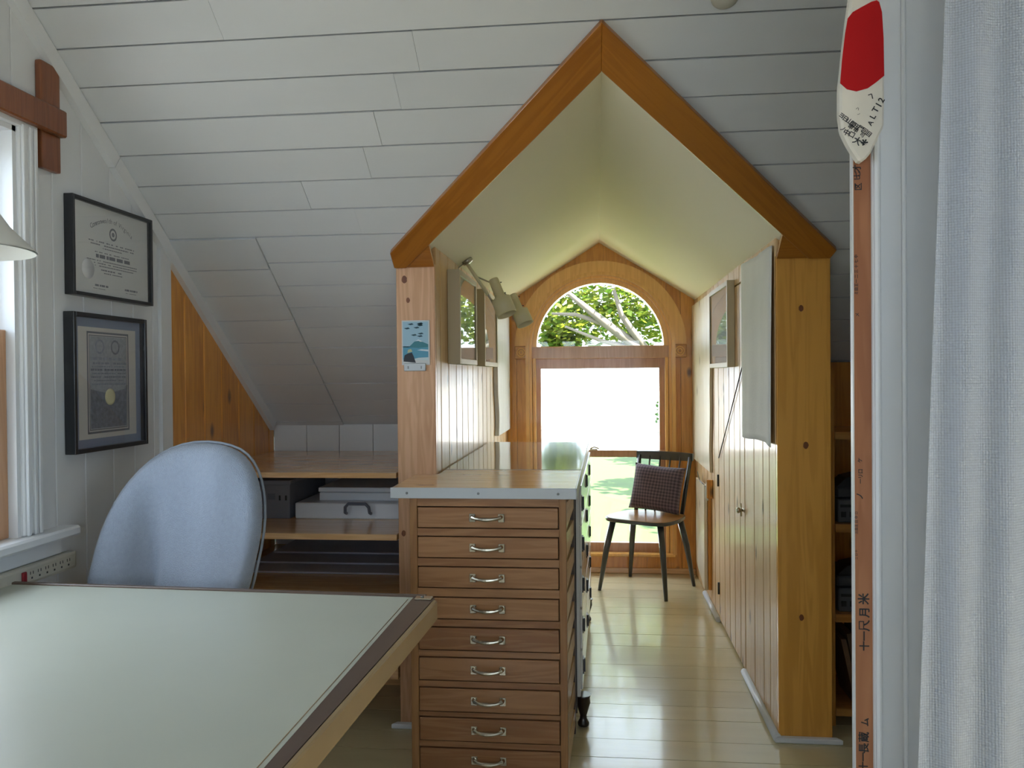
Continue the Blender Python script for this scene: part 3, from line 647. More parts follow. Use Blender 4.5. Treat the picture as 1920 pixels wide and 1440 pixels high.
lathe('gas_post', [(.03, .10), (.03, .28), (.018, .28), (.018, .43)], (0, -.25, 0), 'black', oc, local=True, seg=16)
for k in range(5):
    a = 2*math.pi*k/5+.3; dx, dy = math.cos(a), math.sin(a)
    lg = tube('base_arm', [(dx*.02, -.25+dy*.02, .11), (dx*.24, -.25+dy*.24, .075)], [.024, .014], 'black', oc, local=True)
    lathe('caster', [(.01, -.02), (.026, -.018), (.028, 0), (.026, .018), (.01, .02)], (dx*.24, -.25+dy*.24, .029), 'black', lg, axis=(-dy, dx, 0), seg=14, local=True)

# ---- drawer cabinet
CY = 2.52
dcb = thing('drawer_cabinet', 'brown wooden nine-drawer cabinet with nickel pulls standing by the pale post', 'cabinet', (-.345, 2.7, 0))
CX0, CX1, CDX0, CDX1, CD = -.596, -.098, -.571, -.121, 2.885
def cside(y): return CX1 + (y-CY-.03)*.042           # right side runs slightly out of square
# the body tapers back between post and cheek wall
zr_ = [.857, .789, .763, .694, .667, .599, .570, .500, .475, .401, .379, .304, .282, .205, .188, .112, .091, .019]
for x0, x1 in ((CX0, CDX0), (CDX1, CX1)): box('stile', x0, x1, CY, CY+.03, 0, .886, 'cabZ', dcb, bevel=.0015)
rails = [(.857, .886)] + [(zr_[i+1] if False else zr_[i+2], zr_[i+1]) for i in range(0, 16, 2)] + [(0, .019)]
for z0, z1 in rails: box('rail', CDX0, CDX1, CY+.002, CY+.03, z0+.0015, z1-.0015, 'cab', dcb)
prism('inner_case', [(CX0+.012, CY+.035, .01), (CX1-.016, CY+.035, .01), (cside(CD)-.016, CD-.004, .01), (XL+.006, CD-.004, .01), (XL+.006, YF-.01, .01), (CX0+.012, YF-.01, .01)], (0, 0, .87), 'darkrim', dcb)
box('side_panel', CX0, CX0+.012, CY+.03, YF-.006, 0, .886, 'cabZ', dcb)
prism('rear_stile', [(cside(CD-.03)-.012, CD-.03, 0), (cside(CD-.03)+.001, CD-.03, 0), (cside(CD)+.001, CD, 0), (cside(CD)-.012, CD, 0)], (0, 0, .886), 'darkrim', dcb)
for i in range(0, 18, 2):
    z1, z0 = zr_[i], zr_[i+1]
    dw = box('drawer', CDX0+.0025, CDX1-.0025, CY-.003, CY+.02, z0+.0025, z1-.0025, 'cab', dcb, bevel=.0015)
    zc = (z0+z1)/2+.0; xc = -.348
    hd = bmesh.new()
    for s_ in (-1, 1): bm_box(hd, xc+s_*.046-.010, xc+s_*.046+.010, CY-.007, CY-.003, zc-.0135, zc+.0135, .0015)
    hd = bm_link('handle', hd, 'nickel', dw)
    hp = [(xc+.046*q, CY-.006-.020*math.sqrt(max(0, 1-abs(q)**3)), zc+.004-.006*(1-q*q)) for q in [-1, -.92, -.75, -.5, -.2, 0, .2, .5, .75, .92, 1]]
    V, Fc = tube_geo(hp, [.007, .0075, .0052, .0052, .0064, .0068, .0064, .0052, .0052, .0075, .007], 8)
    bmh = bmesh.new(); bmh.from_mesh(hd.data); vv = [bmh.verts.new(v) for v in V]
    for f_ in Fc: bmh.faces.new([vv[q] for q in f_])
    bmesh.ops.recalc_face_normals(bmh, faces=bmh.faces); bmh.to_mesh(hd.data); bmh.free()
    # open side: runner strip for each drawer, its lower edge pitched
    prism('side_runner', [(CX1-.012, CY+.03, z1+.010), (cside(CD-.03)-.012, CD-.03, z1-.004), (cside(CD-.03)-.012, CD-.03, z0+.012), (CX1-.012, CY+.03, z0-.004)], (.012, 0, 0), 'cabside', dcb)
tp = [(-.652, CY-.012), (-.068, CY-.012), (-.062, 3.003), (XL+.006, 3.003), (XL+.006, YF-.004), (-.652, YF-.004)]
top = prism('top', [(x, y, .888) for x, y in tp], (0, 0, .030), 'shelfX', dcb, bevel=.001)
ed = box('front_edging', -.654, -.066, CY-.016, CY-.012, .885, .919, 'greymetal', dcb, bevel=.001)
prism('side_edging', [(-.068, CY-.014, .885), (-.062, 3.003, .885), (-.062, 3.003, .919), (-.068, CY-.014, .919)], (.004, 0, 0), 'greymetal', dcb)
for x in (-.60, -.372, -.122): lathe('edging_screw', [(.004, 0), (.004, .0015), (.002, .002)], (x, CY-.016, .902), 'screw', ed, axis=(0, -1, 0), seg=10)

# ---- white cabinet behind it, facing the aisle
wc = thing('white_cabinet', 'white enamelled cabinet with black pulls and grey glossy top along the left dormer wall', 'cabinet', (-.31, 3.6, 0))
WYA, WYB_, WXF = 2.895, 4.22, -.062
box('end_board', -.083, -.078, WYA-.006, WYA, .06, .886, 'darkfoot', wc)
def wxf(y): return -.066+(y-WYA)*.0165              # cabinet stands slightly askew
prism('body', [(XL+.012, WYA, .115), (wxf(WYA), WYA, .115), (wxf(WYB_), WYB_, .115), (XL+.012, WYB_, .115)], (0, 0, .771), 'whitecab', wc, bevel=.003)
ncol, nrow = 3, 5
for c in range(ncol):
    ya = WYA+.02+(WYB_-WYA-.04)*c/ncol; yb = WYA+.02+(WYB_-WYA-.04)*(c+1)/ncol
    for r in range(nrow):
        za = .13+.745*r/nrow; zb = .13+.745*(r+1)/nrow
        xa, xb = wxf(ya+.004), wxf(yb-.004)
        dd = prism('drawer', [(xa, ya+.004, za+.004), (xb, yb-.004, za+.004), (xb, yb-.004, zb-.004), (xa, ya+.004, zb-.004)], (.007, 0, 0), 'whitecab', wc, bevel=.0015)
        ym, zm_ = ya+.06+.05*c, (za+zb)/2+.01*((c*2) % 3); xf = wxf(ym)+.0072
        boxes('pull', [(xf, xf+.003, ym-.02, ym+.02, zm_-.027, zm_-.019), (xf, xf+.003, ym-.02, ym+.02, zm_+.019, zm_+.027), (xf, xf+.008, ym-.006, ym+.006, zm_-.024, zm_+.024)], 'black', dd)
tt = prism('top', [(XL+.006, 3.006, .889), (-.062, 3.006, .889), (-.046, 4.26, .889), (XL+.006, 4.26, .889)], (0, 0, .030), 'gloss', wc, bevel=.001)
prism('top_edging', [(-.062, 3.006, .886), (-.046, 4.26, .886), (-.046, 4.26, .92), (-.062, 3.006, .92)], (.004, 0, 0), 'greymetal', wc)
for yy in (2.925, 4.18):
    for xx in (-.078, -.53):
        lathe('carved_foot', [(.012, 0), (.020, .004), (.021, .014), (.013, .028), (.012, .04), (.018, .06), (.026, .085), (.024, .105), (.030, .116)], (xx+.02 if xx > -.2 else xx, yy, 0), 'darkfoot', wc, seg=14)

# ---- spindle chair
ch = thing('spindle_chair', 'black spindle-back chair with brown wooden seat by the arched window', 'chair', (.288, 4.852, 0), math.radians(-29.3))
SZ = .432
seat_out = []
for i in range(36):
    t = 2*math.pi*i/36; c, s = math.cos(t), math.sin(t); e = 2/4.0
    x = math.copysign(abs(c)**e, c); y = math.copysign(abs(s)**e, s)
    seat_out.append((x*(.215-.025*(y > 0)*y), y*.20))
sb = prism('seat', [(x, y, SZ-.022) for x, y in seat_out], (0, 0, .020), 'blackpaint', ch, local=True, bevel=.004)
prism('seat_top', [(x*.97, y*.97, SZ-.003) for x, y in seat_out], (0, 0, .003), 'seatwood', ch, local=True)
for sx in (-1, 1):
    for syy in (-1, 1):
        tube('leg', [(sx*.150, syy*.135, SZ-.018), (sx*.18, syy*.165, .25), (sx*.212, syy*.198, .0)], [.019, .018, .0105], 'blackpaint', ch, seg=12, local=True)
RZ, RY = .765, .255
for i in range(6):
    q = -1+2*i/5; flat = i in (0, 5)
    b0 = (q*.152, .165+.010*(1-q*q), SZ-.004); b1 = (q*.170, RY+.018*(1-q*q), RZ)
    tube('spindle' if not flat else 'back_post', [b0, b1], .0095 if flat else .0055, 'blackpaint', ch, seg=8, local=True, flat=1.5 if flat else 1)
bm = bmesh.new(); rows = []
for i in range(15):
    q = -1+2*i/14; xx = q*.187; yy = RY+.020*(1-q*q); hh = .026-.004*abs(q)**3
    rows.append([bm.verts.new(p) for p in ((xx, yy-.009, RZ-hh), (xx, yy+.009, RZ-hh+.003), (xx, yy+.012, RZ+hh), (xx, yy-.007, RZ+hh))])
for a, b in zip(rows, rows[1:]):
    for k in range(4): bm.faces.new((a[k], a[(k+1) % 4], b[(k+1) % 4], b[k]))
bm.faces.new(rows[0]); bm.faces.new(rows[-1])
bm_link('top_rail', bm, 'blackpaint', ch, False, True)

# ---- cushion on the chair
def cushion():
    V = []; Fc = []; n = 18; hw = .168; hh_ = .142; idx = {}
    for side in (-1, 1):
        for i in range(n+1):
            for j in range(n+1):
                a, b = -1+2*i/n, -1+2*j/n
                pinch = 1-.055*(1-abs(a)**2)*(abs(b)**6) ; pinch2 = 1-.055*(1-abs(b)**2)*(abs(a)**6)
                th = .052*(max(0, (1-a**4)*(1-b**4)))**.55
                wr = .006*math.sin(5*a+3*b)*(1-a*a)*(1-b*b)
                idx[(side, i, j)] = len(V); V.append((a*hw*pinch2, side*th+wr*(side < 0)*1.5, hh_*b*pinch))
    for side in (-1, 1):
        for i in range(n):
            for j in range(n): Fc.append([idx[(side, i, j)], idx[(side, i+1, j)], idx[(side, i+1, j+1)], idx[(side, i, j+1)]])
    return V, Fc
V, Fc = cushion()
cu = thing('cushion', 'purple grey checked cushion leaning on the spindle chair', 'cushion', (0, 0, 0))
m4 = world_of(ch) @ Matrix.Translation((0.0, .142, SZ+.146)) @ Matrix.Rotation(math.radians(-15), 4, 'X') @ Matrix.Rotation(math.radians(3), 4, 'Y')
bpy.data.objects.remove(cu)
cu = link('cushion', V, Fc, 'plaid', None, True)
bmw = bmesh.new(); bmw.from_mesh(cu.data); bmesh.ops.remove_doubles(bmw, verts=bmw.verts, dist=.0005); bmesh.ops.recalc_face_normals(bmw, faces=bmw.faces); bmw.to_mesh(cu.data); bmw.free()
cu.matrix_world = m4; tag(cu, 'purple grey checked cushion leaning on the spindle chair', 'cushion')

# ---- framed diplomas on the left wall (frame lies on x=-A)
def words(x, yc, zc, width, h, fill, parent, m='ink', slope=0, curve=0):
    bm = bmesh.new(); y = yc-width/2
    while y < yc+width/2:
        wl_ = random.uniform(.5, 1.8)*h*2.2; q = (y-yc)/(width/2)
        z = zc - curve*q*q
        if random.random() < fill:
            vs = [bm.verts.new((x, a, b)) for a, b in ((y, z-h/2), (y+wl_*.8, z-h/2), (y+wl_*.8, z+h/2), (y, z+h/2))]; bm.faces.new(vs)
        y += wl_
    o = bm_link('printed_line', bm, m, parent); o['kind'] = 'stuff'; return o
def frame_yz(name, label, y0, y1, z0, z1, fw, depth, m_frame, glassy=True, xw=-A, s=1):
    """picture frame on a wall facing s (+1 = +x)"""
    r = thing(name, label, 'picture frame', (xw, (y0+y1)/2, z0))
    x0, x1 = sorted((xw+s*.001, xw+s*depth))
    boxes('frame', [(x0, x1, y0, y0+fw, z0, z1), (x0, x1, y1-fw, y1, z0, z1), (x0, x1, y0+fw, y1-fw, z0, z0+fw), (x0, x1, y0+fw, y1-fw, z1-fw, z1)], m_frame, r, bevel=.0012)
    if glassy:
        xa, xb = sorted((xw+s*(depth-.006), xw+s*(depth-.004)))
        box('picture_glass', xa, xb, y0+fw, y1-fw, z0+fw, z1-fw, 'picglass', r)
    return r
y0, y1, z0, z1 = 2.1967, 2.6194, 1.5177, 1.8099
fa = frame_yz('framed_diploma', 'black framed diploma with an arched heading, hanging above the blue matted one', y0, y1, z0, z1, .011, .030, 'frameblack')
pp = box('diploma_sheet', -A+.012, -A+.016, y0+.011, y1-.011, z0+.011, z1-.011, 'paper', fa)
yc = (y0+y1)/2; X = -A+.0166
head = 'Commonwealth of Virginia'
for i, c_ in enumerate(head):
    q = -1+2*i/(len(head)-1)
    if c_ != ' ': text('heading_letter', c_, .021, (X, yc+q*.105, z1-.045-.030*q*q), (0, 1, 0), (0, 0, 1), 'ink', pp, rot=-q*.5)
bm = bmesh.new(); 
def ringmesh(bm, yc, zc, r0, r1, x, n=24):
    a = [bm.verts.new((x, yc+r0*math.cos(2*math.pi*i/n), zc+r0*math.sin(2*math.pi*i/n))) for i in range(n)]
    b = [bm.verts.new((x, yc+r1*math.cos(2*math.pi*i/n), zc+r1*math.sin(2*math.pi*i/n))) for i in range(n)]
    for i in range(n): bm.faces.new((a[i], a[(i+1) % n], b[(i+1) % n], b[i]))
ringmesh(bm, yc+.005, z1-.085, .014, .020, X); ringmesh(bm, yc+.005, z1-.085, .001, .007, X)
bm_link('printed_seal', bm, 'ink', pp)
for dz, w_, h in ((.118, .24, .0035), (.127, .22, .0035), (.136, .10, .003), (.150, .18, .003), (.162, .17, .011), (.176, .26, .003), (.184, .26, .003), (.192, .22, .003), (.203, .12, .004), (.212, .09, .003)):
    words(X, yc, z1-dz, w_, h, .85, pp)
for oy in (-.07, .10): words(X, yc+oy, z0+.040, .07, .006, .9, pp); words(X, yc+oy, z0+.030, .06, .002, .8, pp)
lathe('embossed_seal', [(.0, .0), (.030, 0), (.030, .001), (.0, .0012)], (X, yc-.125, z0+.085), 'silverseal', pp, axis=(1, 0, 0), seg=24)
y0, y1, z0, z1 = 2.1878, 2.5695, 1.0525, 1.4679
fb = frame_yz('framed_diploma', 'black framed certificate with blue grey mat and gold seal', y0, y1, z0, z1, .013, .034, 'frameblack')
mt = box('mat_board', -A+.010, -A+.015, y0+.013, y1-.013, z0+.013, z1-.013, 'bluemat', fb)
cs = box('certificate_sheet', -A+.015, -A+.0156, y0+.045, y1-.040, z0+.038, z1-.040, 'cream', mt)
X = -A+.0162; yc = (y0+y1)/2+.002; ha, hb = .108, .155; zc = (z0+z1)/2
bm = bmesh.new()
for g0, g1 in ((0, .006), (.010, .013)):
    for a in ((yc-ha+g0, yc-ha+g1, zc-hb+g0, zc+hb-g0), (yc+ha-g1, yc+ha-g0, zc-hb+g0, zc+hb-g0), (yc-ha+g0, yc+ha-g0, zc+hb-g1, zc+hb-g0), (yc-ha+g0, yc+ha-g0, zc-hb+g0, zc-hb+g1)):
        bm.faces.new([bm.verts.new(p) for p in ((X, a[0], a[2]), (X, a[1], a[2]), (X, a[1], a[3]), (X, a[0], a[3]))])
bm_link('printed_border', bm, 'ink', cs)
link('etched_ground', [(X-.0001, yc-ha+.014, zc-hb+.014), (X-.0001, yc+ha-.014, zc-hb+.014), (X-.0001, yc+ha-.014, zc+hb-.014), (X-.0001, yc-ha+.014, zc+hb-.014)], [[0, 1, 2, 3]], 'etchsoft', cs)
link('etched_landscape', [(X, yc-ha+.016, zc-hb+.016), (X, yc+ha-.016, zc-hb+.016), (X, yc+ha-.016, zc-.02), (X, yc, zc-.035), (X, yc-ha+.016, zc-.02)], [[0, 1, 2, 3, 4]], 'etch', cs)
for sy_ in (-1, 1): 
    bm = bmesh.new(); ringmesh(bm, yc+sy_*.04-.005, zc+hb-.045, .017, .023, X+.0002); bm_link('etched_portrait', bm, 'etch', cs)
for k, (dz, w_, h) in enumerate(((.082, .17, .009), (.096, .16, .006), (.106, .17, .004), (.116, .18, .006), (.127, .18, .004), (.138, .18, .004), (.149, .15, .003), (.160, .17, .004))): words(X+.0001, yc, zc+hb-dz, w_, h, .9, cs, 'etch')
lathe('gold_seal', [(0, 0), (.026, 0), (.026, .0014), (.018, .002), (0, .002)], (X, yc+.005, zc-.045), 'goldseal', cs, axis=(1, 0, 0), seg=24)

# ---- dark brown cross boards above the left window
pv0, pv1 = on(62, 115, x=-A), on(98, 318, x=-A)
bb = thing('curtain_bracket', 'red brown crossed boards mounted over the left window', 'bracket', (-A, 2.1, 1.85))
box('upright_board', -A+.001, -A+.020, 2.083, 2.163, 1.855, 2.152, 'brown', bb, bevel=.005, seg=2)
box('cross_board', -A+.020, -A+.042, .72, 2.162, 1.955, 2.030, 'brown', bb, bevel=.004)
box('rear_upright', -A+.001, -A+.020, .70, .78, 1.855, 2.152, 'brown', bb, bevel=.005)

# ---- desk lamp, only the edge of its shade in view
dl = thing('table_lamp', 'white cone lampshade of a lamp standing on the drafting table', 'lamp', (-1.305, 1.5, DZ))
lathe('lamp_base', [(.0, 0), (.055, 0), (.055, .012), (.02, .022), (.012, .03)], (-1.305, 1.5, DZ), 'greymetal', dl)
tube('lamp_stem', [(-1.305, 1.5, DZ+.02), (-1.305, 1.5, 1.60)], .007, 'greymetal', dl)
lathe('lamp_shade', [(.166, 1.535), (.150, 1.552), (.118, 1.585), (.088, 1.630), (.062, 1.675), (.045, 1.70), (.043, 1.70), (.059, 1.674), (.085, 1.629), (.115, 1.583), (.147, 1.550), (.163, 1.533)], (-1.305, 1.5, 0), 'shade', dl, seg=40, closed=False)
tube('shade_ring', [(-1.35, 1.5, 1.695), (-1.305, 1.5, 1.60), (-1.26, 1.5, 1.695)], .003, 'greymetal', dl, seg=6)

# ---- power strip on the wall under the left window
ps = thing('power_strip', 'beige power strip with red switch under the left window sill', 'power strip', (-A, 2.05, .75))
PX0, PX1 = -A+.001, -A+.032
pb = box('housing', PX0, PX1, 1.88, 2.19, .727, .777, 'beige', ps, bevel=.008, seg=2)
box('switch', PX1-.001, PX1+.006, 1.962, 1.978, .738, .766, 'red', ps, bevel=.002)
for i in range(6):
    yo = 2.003+i*.030; zo = .752
    boxes('socket', [(PX1-.0008, PX1+.0006, yo-.0075, yo-.0055, zo+.001, zo+.009), (PX1-.0008, PX1+.0006, yo+.0035, yo+.0055, zo+.001, zo+.009), (PX1-.0008, PX1+.0006, yo-.003, yo+.002, zo-.011, zo-.006)], 'black', ps)

# ---- left bay shelves
su = thing('shelf_unit', 'built-in pine shelves in the left bay under the sloping ceiling', 'shelves', (-1.12, 3.3, 0))
def shelf(z, t, y0=2.862, nb=4):
    ys = [y0+(YK-.002-y0)*i/nb for i in range(nb+1)]; s0 = None
    for a, b in zip(ys, ys[1:]): box('shelf_plank', -A+.003, XLO-.006, a+.0005, b-.0005, z-t, z, 'shelfX', su, bevel=.001)
shelf(.922, .020); shelf(.698, .022, nb=3); shelf(.478, .022, nb=3); shelf(.215, .045, nb=2)
box('kick_board', -A+.003, XLO-.006, 3.25, 3.27, 0, .17, 'shelfX', su)
for z in (.9, .674, .454): box('cleat', XLO-.026, XLO-.006, 3.15, YK-.01, z-.022, z, 'shelfX', su)
bx_ = thing('storage_box', 'grey lidded storage box at the wall end of the pine shelf', 'box', (-1.36, 3.35, .698))
box('body', -1.47, -1.243, 3.165, 3.60, .698, .835, 'boxgrey', bx_, bevel=.002); box('lid', -1.473, -1.240, 3.162, 3.603, .835, .853, 'boxgrey', bx_, bevel=.002)
lb = box('label_holder', -1.335, -1.305, 3.162, 3.165, .775, .80, 'handlegrey', bx_); 
for x in (-1.284, -1.258): box('rivet', x-.003, x+.003, 3.160, 3.165, .772, .792, 'black', bx_)
wcs = thing('carrying_case', 'flat white case with grey handle lying on the pine shelf', 'case', (-1.0, 3.35, .698))
box('body', -1.222, -.745, 3.167, 3.60, .698, .762, 'casewhite', wcs, bevel=.004)
hx = (on(672, 950, y=3.16).x)
tube('handle', [(hx-.050, 3.162, .722), (hx-.050, 3.145, .728), (hx-.048, 3.140, .750), (hx-.035, 3.138, .764), (hx+.035, 3.138, .764), (hx+.048, 3.140, .750), (hx+.050, 3.145, .728), (hx+.050, 3.162, .722)], .0065, 'handlegrey', wcs, seg=8)
wcs2 = thing('slim_case', 'slim white case stacked on the flat white case', 'case', (-.93, 3.40, .762))
box('body', -1.145, -.745, 3.235, 3.60, .7625, .795, 'casewhite', wcs2, bevel=.003); box('lid', -1.147, -.743, 3.232, 3.603, .797, .816, 'casewhite', wcs2, bevel=.003)
for i, (yy, zz, xx, nm) in enumerate(((3.15, .479, -1.46, 'lowest of the three'), (3.28, .488, -1.44, 'middle one of the three'), (3.42, .500, -1.42, 'topmost of the three'))):
    tag(box('flat_panel', xx, XLO-.03, yy, 3.69, zz, zz+.0075, 'sheet', None, bevel=.001), 'blue grey flat panel on the low pine shelf, '+nm, 'panel', 'flat panels on the low shelf')

# ---- print with clip on the pale post
cd = thing('picture_card', 'small blue landscape print clipped to the pale post', 'picture', (-.648, YF, 1.30))
c0, c1 = on(753, 601, y=YF-.004), on(806, 684, y=YF-.004)
x0, x1, z1, z0 = c0.x, c1.x, c0.z, c1.z; Wd, Hd = x1-x0, z1-z0
sheet = box('print_sheet', x0, x1, YF-.004, YF-.0005, z0, z1, 'paper', cd)
def art(name, col, pts, dy):
    key = 'print_'+name
    if key not in MT: MT[key] = mat(key, col, .6)
    link(name, [(x0+Wd*a, YF-.004-dy, z0+Hd*b) for a, b in pts], [list(range(len(pts)))], key, sheet)
art('sky_print', (.36, .55, .66), [(.04, .40), (.95, .40), (.95, .97), (.04, .97)], .0003)
art('sea_print', (.10, .33, .46), [(.04, .12), (.95, .12), (.95, .42), (.04, .42)], .0003)
art('hill_print', (.05, .22, .27), [(.25, .40), (.45, .52), (.6, .56), (.8, .50), (.95, .46), (.95, .40), (.6, .38)], .0005)
art('snow_print', (.75, .80, .84), [(.48, .53), (.6, .57), (.76, .52), (.66, .52), (.6, .54)], .0007)
art('surf_print', (.60, .72, .74), [(.3, .12), (.95, .10), (.95, .17), (.6, .16)], .0005)
art('foam_print', (.66, .76, .80), [(.55, .33), (.95, .30), (.95, .34), (.7, .35)], .0006)
for k in range(9):
    a, b = random.uniform(.05, .6), random.uniform(.62, .94); art('branch_print', (.03, .08, .11), [(a, b), (a+.16, b+.02), (a+.22, b-.01), (a+.1, b-.025)], .0006)
art('rock_print', (.03, .035, .045), [(.05, .08), (.5, .05), (.42, .2), (.36, .28), (.22, .26), (.1, .22)], .0008)
art('hat_print', (.50, .52, .30), [(.2, .27), (.38, .30), (.33, .36), (.22, .34)], .001)
cl = box('clip', x0+.008, x1-.014, YF-.010, YF-.0005, z0-.022, z0+.006, 'greymetal', cd, bevel=.002)
for q in (.2, .8): box('clip_pin', x0+.008+(Wd-.022)*q-.002, x0+.008+(Wd-.022)*q+.002, YF-.0115, YF-.010, z0-.014, z0-.004, 'screw', cl)

# ---- picture frames on the dormer cheeks
def deep_frame(label, y0, y1, z0, z1, depth, s, xw, tilt=0):
    fr = frame_yz('framed_picture', label, y0, y1, z0, z1, .022, depth, 'framebeige', True, xw, s)
    xa, xb = sorted((xw+s*(depth-.012), xw+s*(depth-.009)))
    box('print_sheet', xa, xb, y0+.022, y1-.022, z0+.022, z1-.022, 'picart', fr)
    xa, xb = sorted((xw+s*.0005, xw+s*(depth-.013)))
    box('backing', xa, xb, y0+.02, y1-.02, z0+.02, z1-.02, 'framebeige', fr)
    return fr
deep_frame('deep beige picture frame above the drawer cabinet, next to the pale post', 3.11, 3.56, 1.318, 1.686, .050, 1, XL)
deep_frame('deep beige picture frame between its twin and the wavy white plank', 3.87, 4.38, 1.318, 1.690, .042, 1, XL)
deep_frame('beige picture frame on the right cheek beside the white cloth', 3.71, 4.30, 1.300, 1.690, .034, -1, XR)
# ---- live-edge planks
def live_plank(label, x, s, y0, y1, z0, z1, th, amp, m, waves):
    n = 18; L_ = []; R_ = []
    for i in range(n+1):
        q = i/n; z = z0+(z1-z0)*q
        L_.append((x, y0+amp*(math.sin(waves*q*6+.7)*.6+math.sin(q*15)*.25), z-.02*0)); R_.append((x, y1, z))
    return tag(prism('live_edge_plank', L_+R_[::-1], (s*th, 0, 0), m, None, bevel=.002), label, 'plank')
MT['plankwhite'] = pine('white_washed_plank', (.80, .79, .78), (.66, .64, .62), 2, rough=.5, coat=.1, knots=.2)
live_plank('whitewashed live-edge plank standing on the left dormer wall near the window', XL+.001, 1, 4.52, 5.14, .93, 1.715, .024, .05, 'plankwhite', 1.2)
live_plank('pale cream live-edge plank on the right dormer wall beside the window', XR-.001, -1, 4.40, 5.20, .74, 1.70, .016, .06, 'pale', .8)
# ---- linen cloth
V = []; Fc = []; nu, nv = 16, 30
for j in range(nv+1):
    for i in range(nu+1):
        q, r = i/nu, j/nv; yy = 2.893+.607*q; 
        ztop = 1.714+.012*q; zbot = 1.012+.008*math.sin(q*5)
        V.append((XR-.008-.004*math.sin(q*9+r*2)-.002*math.sin(q*23)-.004*r, yy, ztop+(zbot-ztop)*r))
for j in range(nv):
    for i in range(nu): Fc.append([j*(nu+1)+i, j*(nu+1)+i+1, (j+1)*(nu+1)+i+1, (j+1)*(nu+1)+i])
lc = link('hanging_cloth', V, Fc, 'banner', None, True); tag(lc, 'off-white linen cloth hanging on the right dormer wall beside the amber post', 'cloth')
sm = lc.modifiers.new('thick', 'SOLIDIFY'); sm.thickness = .0015
# ---- thin rod on the right wall
tag(tube('thin_rod', [(XR-.006, 3.505, 1.294), (XR-.006, 4.175, .845)], .0028, 'darkfoot', seg=8), 'thin dark rod slanting across the right dormer wall below the cloth', 'rod')
# ---- fold-down board by the chair
fd = thing('fold_down_board', 'pale fold-down board with brown edge hung low on the right wall behind the chair', 'board', (XR, 4.66, .08))
prism('leaf', [(.578, 4.50, .66), (.578, 4.86, .66), (.578, 4.86, .16), (.578, 4.50, .085)], (.018, 0, 0), 'pale', fd, bevel=.002)
box('edge_batten', .598, XR-.001, 4.488, 4.53, .09, .64, 'orangeZ', fd, bevel=.002)
box('wall_cleat', .585, XR-.001, 4.425, 4.455, .60, .70, 'orangeZ', fd, bevel=.002)
tube('cord', [(.580, 4.80, .70), (.575, 4.66, .665), (.588, 4.47, .655)], .003, 'darkfoot', fd, seg=6)
tube('white_hook', [(.590, 4.47, .68), (.586, 4.462, .64), (.586, 4.46, .60), (.592, 4.455, .585)], .006, 'trimwhite', fd, seg=8)

# ---- spot lamps on the dormer ceiling
sl_ = thing('spot_lamp', 'twin beige spot lamps on a bar fixed to the dormer ceiling', 'lamp', (-.54, 3.40, 1.755))
def at(u, v, y): return on(u, v, y=y)
p0 = Vector((-.545, 3.40, 1.758))
lathe('ceiling_rose', [(0, 0), (.024, 0), (.024, .012), (.012, .018), (0, .018)], p0+Vector((0, 0, .004)), 'chrome', sl_, axis=(.53, 0, -.85), seg=18)
a1 = at(893, 520, 3.40); a2 = at(915, 552, 3.42); a3 = at(924, 568, 3.42)
tube('flex', [at(873, 492, 3.40), at(862, 500, 3.38), at(855, 508, 3.36)], .0025, 'chrome', sl_, seg=6)
tube('bar', [p0+Vector((0, 0, -.01)), a1, a2], [.007, .008, .008], 'can', sl_); tube('arm', [a1, a2, at(925, 570, 3.42)], .0045, 'chrome', sl_, seg=8)
tube('arm', [a1+Vector((0, .01, .004)), at(920, 530, 3.55), at(958, 560, 3.62)], .0035, 'chrome', sl_, seg=8)
def spot(base_uv, tip_uv, y, s_):
    b = at(*base_uv, y); t = at(*tip_uv, y-.03); ax = (t-b); L_ = ax.length
    c = lathe('lamp_can', [(0, 0), (.020*s_, 0), (.021*s_, .004), (.022*s_, L_*.50), (.042*s_, L_*.56), (.043*s_, L_), (.040*s_, L_), (.039*s_, L_*.7), (0, L_*.66)], b, 'can', sl_, axis=ax, seg=28)
    lathe('lamp_mouth', [(0, L_*.67), (.0375*s_, L_*.71)], b, 'black', c, axis=ax, seg=28, closed=False)
    for q in (.2, .5): lathe('vent_screw', [(0, 0), (.003, 0), (.003, .004), (0, .004)], b+ax*q+Vector((.022*s_, -.01, .014)), 'black', c, seg=8)
spot((925, 524), (951, 590), 3.42, 1.0)
spot((961, 553), (985, 608), 3.56, .88)

# ---- ceiling detector
lathe_o = lathe('smoke_detector', [(0, 0), (.036, 0), (.036, .010), (.030, .016), (0, .017)], sl(.330, 2.108, 0), 'beige', axis=NS, seg=28)
tag(lathe_o, 'round white smoke detector on the ceiling above the rake boards', 'detector')

